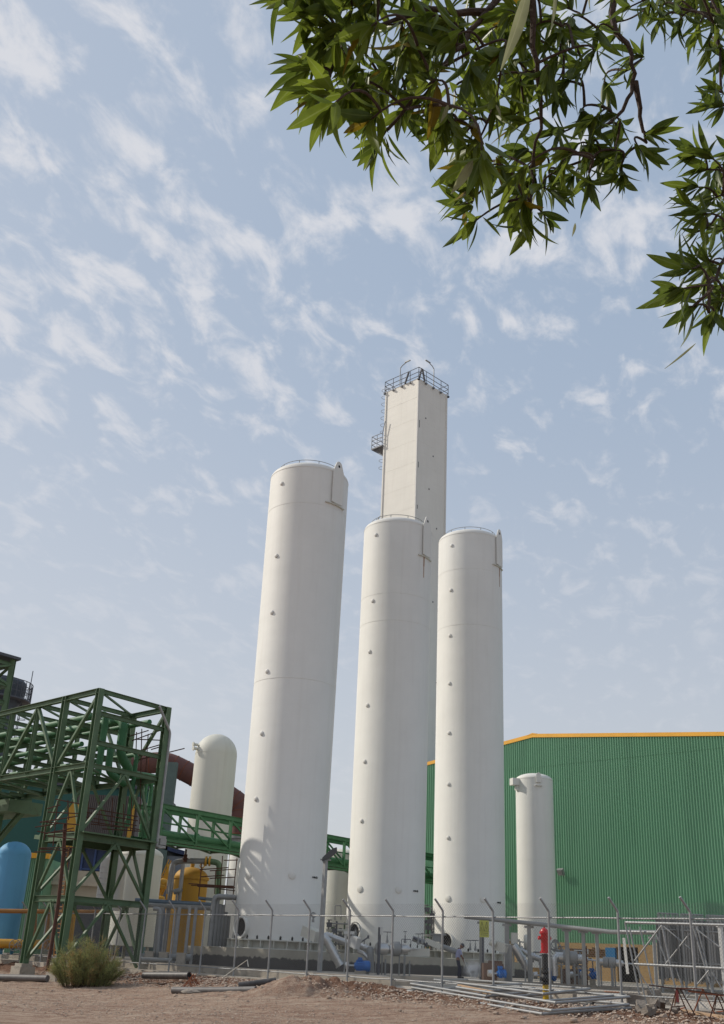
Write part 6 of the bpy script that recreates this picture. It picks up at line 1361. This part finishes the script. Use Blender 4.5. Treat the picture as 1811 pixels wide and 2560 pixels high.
# rosettes: (x, y, depth, direction angle in the picture plane [deg, 0 right, 90 down], toward-camera tilt)
ros = []
edge = [(625, -20, 2.6, 200), (700, 30, 2.6, 170), (740, 60, 2.7, 180), (690, 150, 2.6, 185), (715, 205, 2.6, 190), (735, 250, 2.6, 130), (780, 225, 2.7, 100), (850, 320, 2.8, 125), (830, 270, 2.7, 140), (905, 250, 2.8, 90), (880, 150, 2.7, 120), (960, 190, 2.8, 150), (985, 270, 2.8, 110),
        (1035, 455, 3.2, 190), (1060, 500, 3.2, 140), (1045, 430, 3.3, 215), (1065, 330, 2.9, 120), (1110, 240, 2.8, 100), (1080, 360, 2.6, 95), (1150, 470, 3.3, 100), (1185, 500, 3.1, 110), (1225, 490, 3.1, 60), (1240, 430, 3.4, 20), (1190, 400, 3.4, 140), (1320, 410, 3.3, 90), (1345, 360, 3.4, 60), (1395, 395, 3.3, 80),
        (1440, 340, 3.4, 50), (1455, 300, 3.5, -10), (1385, 290, 3.3, 110), (1330, 270, 3.3, 130), (1400, 160, 3.5, 160), (1425, 120, 3.6, 200), (1290, 330, 3.5, 130), (1120, 120, 2.8, 130), (1010, 90, 2.7, 140), (820, 70, 2.6, 140),
        (1600, 235, 3.4, 185), (1480, 50, 3.7, 120), (1455, 20, 3.7, 100), (1600, 60, 3.6, 90), (1560, 340, 3.5, 200), (1545, 460, 3.4, 190), (1560, 520, 3.3, 170), (1610, 235, 3.4, 180), (1600, 200, 3.4, 200), (1590, 110, 3.6, 90), (1620, 130, 3.6, 80), (1560, 75, 3.7, 110), (1525, 45, 3.7, 120), (1480, 25, 3.8, 110), (1570, 380, 3.5, 185), (1590, 350, 3.5, 215), (1555, 420, 3.5, 180), (1575, 480, 3.4, 175), (1600, 445, 3.4, 150), (1610, 520, 3.4, 160),
        (1530, 600, 3.0, 190), (1560, 590, 3.0, 215), (1515, 650, 2.7, 170), (1580, 640, 3.0, 120), (1600, 710, 2.9, 110), (1585, 570, 3.1, 260), (1610, 680, 3.0, 140), (1545, 690, 2.9, 160)]
for x, y, dp, an in edge: ros.append((x, y, dp + rng.uniform(-.12, .12), an, rng.uniform(-.3, .3)))
core = [([(640, -60), (720, 60), (720, 190), (790, 240), (860, 260), (960, 240), (1040, 340), (1060, 450), (1180, 470), (1250, 430), (1330, 380), (1410, 340), (1400, 200), (1360, 120), (1420, 30), (1480, -60)], 102, 2.6, 3.6), ([(1460, -60), (1480, 20), (1640, 90), (1700, 90), (1700, -60)], 26, 3.4, 4.2), ([(1590, 330), (1700, 300), (1700, 540), (1590, 500)], 20, 3.2, 3.9), ([(1560, 590), (1700, 580), (1700, 720), (1600, 700)], 8, 3.0, 3.6)]
for poly, cnt, d0_, d1_ in core:
    xs = [p[0] for p in poly]; ys = [p[1] for p in poly]; got = 0
    while got < cnt:
        x, y = rng.uniform(min(xs), max(xs)), rng.uniform(min(ys), max(ys))
        if not inside(x, y, poly): continue
        if any(abs(x - r[0]) < 20 and abs(y - r[1]) < 20 for r in ros): continue
        f = max(0, min(1, (x - 700) / 800)); dp = d0_ + (d1_ - d0_) * f * rng.uniform(.6, 1.2) + rng.uniform(-.1, .35)
        ros.append((x, y, dp, rng.uniform(60, 200), rng.uniform(-.6, .6))); got += 1
pts_r = []
for x, y, dp, an, tl_ in ros:
    p = atD(x, y, dp); a_ = R(an); d = (RT * math.cos(a_) - UPV * math.sin(a_) - FW * tl_ * .8).normalized(); pts_r.append((p, d))
outs = set(); n_in = len(pts_r)
# crown beyond the frame, above and to the right and behind the camera
clumps = [V((rng.uniform(.8, 7.5), rng.uniform(-2.0, 4.2), rng.uniform(2.4, 6.2))) for k in range(420)]
clumps = [c for c in clumps if (c - V((4.2, .8, 4.1))).length < 3.4]
for c in clumps:
    for k in range(6):
        p = c + V((rng.gauss(0, .22), rng.gauss(0, .22), rng.gauss(0, .17))); q = proj(p) if (p - CP).dot(FW) > .2 else (-999, -999)
        if -170 < q[0] < 1900 and -140 < q[1] < 2600: continue
        if p.z < 1.8: continue
        pts_r.append((p, (V((rng.uniform(-1, 1), rng.uniform(-1, 1), rng.uniform(-.8, .4))) + (p - c) * 2).normalized())); outs.add(len(pts_r) - 1)
# branches: trunk, limbs, then each twig joined to the nearest node
tb = V((4.3, .6, -.75)); m = MB(); trunk = [tb, tb + V((-.05, .02, 1.1)), tb + V((.05, .1, 2.2)), tb + V((-.1, .25, 3.1))]; m.tube(trunk, [.17, .135, .12, .10], 14); obj('trunk', m, M_BARK, tree)
nodes = []
def limbp(pl, r0_, r1_):
    m = MB(); o2 = []
    for i in range(len(pl) - 1):
        for j in range(4): o2.append(pl[i].lerp(pl[i + 1], j / 4) + V((rng.uniform(-1, 1), rng.uniform(-1, 1), rng.uniform(-1, 1))) * .007)
    o2.append(pl[-1]); m.tube(o2, [r1_ + (r0_ - r1_) * (1 - i / (len(o2) - 1)) ** 2.6 for i in range(len(o2))], 8); obj('branch', m, M_BARK, tree); nodes.extend(o2)
tt_ = trunk[-1]
limbp([trunk[2], tt_, tt_ + V((-.5, .9, .6)), atD(1370, -60, 3.6), atD(1375, 60, 3.55), atD(1415, 110, 3.5), atD(1422, 185, 3.5), atD(1385, 262, 3.45), atD(1340, 290, 3.4)], .034, .006)
limbp([tt_, tt_ + V((-1.2, 1.0, .9)), atD(1180, -80, 3.1), atD(1090, 30, 3.0), atD(1020, 120, 2.9), atD(950, 200, 2.8), atD(870, 290, 2.8)], .03, .005)
limbp([atD(1090, 30, 3.0), atD(960, 20, 2.9), atD(840, 60, 2.8), atD(760, 120, 2.7), atD(735, 190, 2.65)], .012, .004)
limbp([atD(1180, -80, 3.1), atD(1200, 100, 3.1), atD(1215, 260, 3.15), atD(1195, 380, 3.2), atD(1190, 470, 3.15)], .013, .004)
limbp([atD(1422, 185, 3.5), atD(1442, 290, 3.5), atD(1450, 320, 3.5)], .012, .005)
limbp([tt_, tt_ + V((-.1, 1.1, .4)), atD(1720, 80, 3.8), atD(1700, 300, 3.6), atD(1650, 420, 3.5), atD(1640, 560, 3.2), atD(1590, 640, 3.0), atD(1590, 700, 2.95)], .026, .005)
limbp([atD(1720, 80, 3.8), atD(1640, 40, 3.8), atD(1530, 20, 3.8)], .015, .005)
limbp([tt_, tt_ + V((.6, .2, 1.2)), tt_ + V((1.2, .6, 2.2))], .06, .01); limbp([tt_, tt_ + V((-.6, -.8, 1.0)), tt_ + V((-1.5, -1.5, 1.6))], .06, .01); limbp([trunk[2], tt_ + V((1.0, -.8, .1)), tt_ + V((1.9, -1.4, .7))], .055, .01)
tw = MB(); nodes = [(q, -100 < proj(q)[0] < 1850 and -80 < proj(q)[1] < 2560 if (q - CP).dot(FW) > .2 else False, proj(q)[0] if (q - CP).dot(FW) > .2 else 9999) for q in nodes]
pend = sorted([(p, d, k >= n_in) for k, (p, d) in enumerate(pts_r)], key=lambda q: (q[0] - tt_).length)
for p, d, out_f in pend:
    pj = proj(p) if (p - CP).dot(FW) > .3 else (9999, 0); rc = pj[0] > 1640 and pj[1] > 260
    c = min(nodes, key=lambda q: (q[0] - p).length + .3 * (q[0] - tt_).length + (4 if rc and q[1] and q[2] < 1660 else 0) + (4 if pj[0] < 1640 and pj[1] > 150 and q[2] > 1640 else 0) + (9 if out_f and q[1] else 0))[0]; back = p - d * min(.14, (p - c).length * .5)
    mid = c.lerp(back, .55) + Z * .015; o2 = [c, mid, back, p]; sm_ = []
    for i in range(9): t_ = i / 8; a = o2[0].lerp(o2[1], t_); b = o2[1].lerp(o2[2], t_); c2 = o2[2].lerp(o2[3], t_); sm_.append(a.lerp(b, t_).lerp(b.lerp(c2, t_), t_))
    tw.tube(sm_, [.0048 - .0024 * i / 8 for i in range(9)], 6, False); nodes += [(q, False if out_f else True, proj(q)[0] if (q - CP).dot(FW) > .2 else 9999) for q in sm_[3:8:2]]
obj('twigs', tw, M_BARK, tree)
def leafmat(name, col, back, tr, rough=.38):
    m = bpy.data.materials.new(name); m.use_nodes = True; t = m.node_tree; n = t.nodes; l = t.links; b = n['Principled BSDF']; b.inputs['Roughness'].default_value = rough; b.inputs['Specular IOR Level'].default_value = .28
    at = n.new('ShaderNodeUVMap'); sp = n.new('ShaderNodeSeparateXYZ'); l.new(at.outputs[0], sp.inputs[0])
    ab = n.new('ShaderNodeMath'); ab.operation = 'ABSOLUTE'; l.new(sp.outputs[0], ab.inputs[0]); r = n.new('ShaderNodeMapRange'); l.new(ab.outputs[0], r.inputs[0]); r.inputs[1].default_value = .04; r.inputs[2].default_value = .14; r.inputs[3].default_value = .75; r.inputs[4].default_value = 0
    tcn = n.new('ShaderNodeTexCoord'); nn = n.new('ShaderNodeTexNoise'); l.new(tcn.outputs['Object'], nn.inputs['Vector']); nn.inputs['Scale'].default_value = 14; nn.inputs['Detail'].default_value = 3
    mr = n.new('ShaderNodeMapRange'); l.new(nn.outputs['Fac'], mr.inputs[0]); mr.inputs[1].default_value = .3; mr.inputs[2].default_value = .7; mr.inputs[3].default_value = .7; mr.inputs[4].default_value = 1.3
    sc = n.new('ShaderNodeVectorMath'); sc.operation = 'SCALE'; sc.inputs[0].default_value = col; l.new(mr.outputs[0], sc.inputs['Scale'])
    mx = n.new('ShaderNodeMix'); mx.data_type = 'RGBA'; l.new(r.outputs[0], mx.inputs[0]); l.new(sc.outputs[0], mx.inputs[6]); mx.inputs[7].default_value = (*back, 1); l.new(mx.outputs[2], b.inputs['Base Color'])
    trn = n.new('ShaderNodeBsdfTranslucent'); l.new(mx.outputs[2], trn.inputs[0]); ms = n.new('ShaderNodeMixShader'); ms.inputs[0].default_value = tr; l.new(b.outputs[0], ms.inputs[1]); l.new(trn.outputs[0], ms.inputs[2]); l.new(ms.outputs[0], n['Material Output'].inputs[0]); return m
LM = [leafmat('leaf_green', (.165, .215, .026), (.24, .29, .08), .55), leafmat('leaf_shaded_dark_green', (.095, .135, .02), (.15, .19, .055), .48), leafmat('leaf_yellow', (.24, .17, .015), (.30, .22, .05), .4), leafmat('leaf_pale', (.30, .31, .17), (.36, .36, .22), .4, .5)]
lv_ = []; lf2 = []; luv = []; lmi = []
def leaf(p, d, nrm, ln, wd, curl, mi, n_=8):
    d = d.normalized(); s_ = d.cross(nrm).normalized(); n2 = s_.cross(d).normalized(); b = len(lv_)
    for i in range(n_ + 1):
        t_ = i / n_; w_ = wd * .5 * (math.sin(math.pi * min(1, t_ ** .85 * .98 + .02)) ** .8) * (1 - .25 * t_); w_ = max(w_, .0006)
        c = p + d * ln * t_ - n2 * curl * ln * t_ * t_; up = n2 * w_ * .35
        lv_.extend([c - s_ * w_ + up, c - s_ * w_ * .5 + up * .4, c, c + s_ * w_ * .5 + up * .4, c + s_ * w_ + up])
    for i in range(n_):
        for k in range(4):
            a = b + i * 5 + k; lf2.append((a, a + 1, a + 6, a + 5)); lmi.append(mi); luv.extend([(-1 + k * .5, i / n_), (-.5 + k * .5, i / n_), (-.5 + k * .5, (i + 1) / n_), (-1 + k * .5, (i + 1) / n_)])
for kk, (p, d) in enumerate(pts_r):
    q = proj(p) if (p - CP).dot(FW) > .2 else (2000, 0); right = q[0] > 1350; far_ = (p - CP).dot(FW)
    a = d.cross(Z).normalized() if abs(d.z) < .95 else V((1, 0, 0)); b = d.cross(a); nl = rng.randint(8, 12)
    for k in range(nl):
        az_ = k * 2.39996 + rng.uniform(-.3, .3); spread = R(rng.uniform(22, 82)) if k > 2 else R(rng.uniform(5, 30)); e = (d * math.cos(spread) + (a * math.cos(az_) + b * math.sin(az_)) * math.sin(spread)); e = (e - Z * .18).normalized()
        nrm = (d * .9 + Z * .5 - e * e.dot(d)).normalized() if rng.random() < .7 else V((rng.uniform(-1, 1), rng.uniform(-1, 1), rng.uniform(-.2, 1))).normalized()
        ln = rng.choice((rng.uniform(.06, .10), rng.uniform(.085, .14), rng.uniform(.09, .13))) * (.92 if right else 1.04); base = p - d * rng.uniform(0, .045)
        u_ = rng.random(); mi = 2 if u_ < .05 and not right else (0 if u_ < (.30 if right else .72) else 1)  # left leaves lit, right ones shaded: this side-to-side light is put into their colour
        leaf(base + e * .008, e, nrm, ln, ln * rng.uniform(.22, .34), rng.uniform(-.12, .42), mi, 8 if kk < n_in else 4)
def crownobj(name):
    me = bpy.data.meshes.new(name); off = wloc(tree); me.from_pydata([tuple(q - off) for q in lv_], [], lf2)
    for q in LM: me.materials.append(q)
    me.polygons.foreach_set('material_index', lmi); me.polygons.foreach_set('use_smooth', [True] * len(lf2)); uv = me.uv_layers.new(name='uv'); flat = [c for t_ in luv for c in t_]; uv.data.foreach_set('uv', flat); me.update(); o = bpy.data.objects.new(name, me); SC.collection.objects.link(o); o.parent = tree; return o
crownobj('crown'); lv_, lf2, luv, lmi = [], [], [], []
for pa, pb, wd, nm in (((1185, -25), (1135, 150), .10, 'yellowed out-of-focus-looking long leaf'), ((1245, -20), (1243, 60), .06, '')):
    a = atD(*pa, 1.75); b = atD(*pb, 1.7); leaf(a, b - a, (UPV * .3 - FW + RT * .8).normalized(), (b - a).length, (b - a).length * wd * 1.6, .08, 3)
for pa, pb in (((1112, 235), (1125, 262)), ((1290, 500), (1285, 530)), ((1005, 235), (990, 275)), ((1560, 770), (1495, 828)), ((1060, 360), (1015, 435))):
    dp = 2.5; a = atD(*pa, dp); b = atD(*pb, dp); leaf(a, b - a, (-FW + RT * .6).normalized(), (b - a).length, (b - a).length * (.3 if pa[0] != 1560 else .07), .1, 3)
o = crownobj('pale_leaves'); o['label'] = 'pale yellowish leaves hanging in the dark green crown'
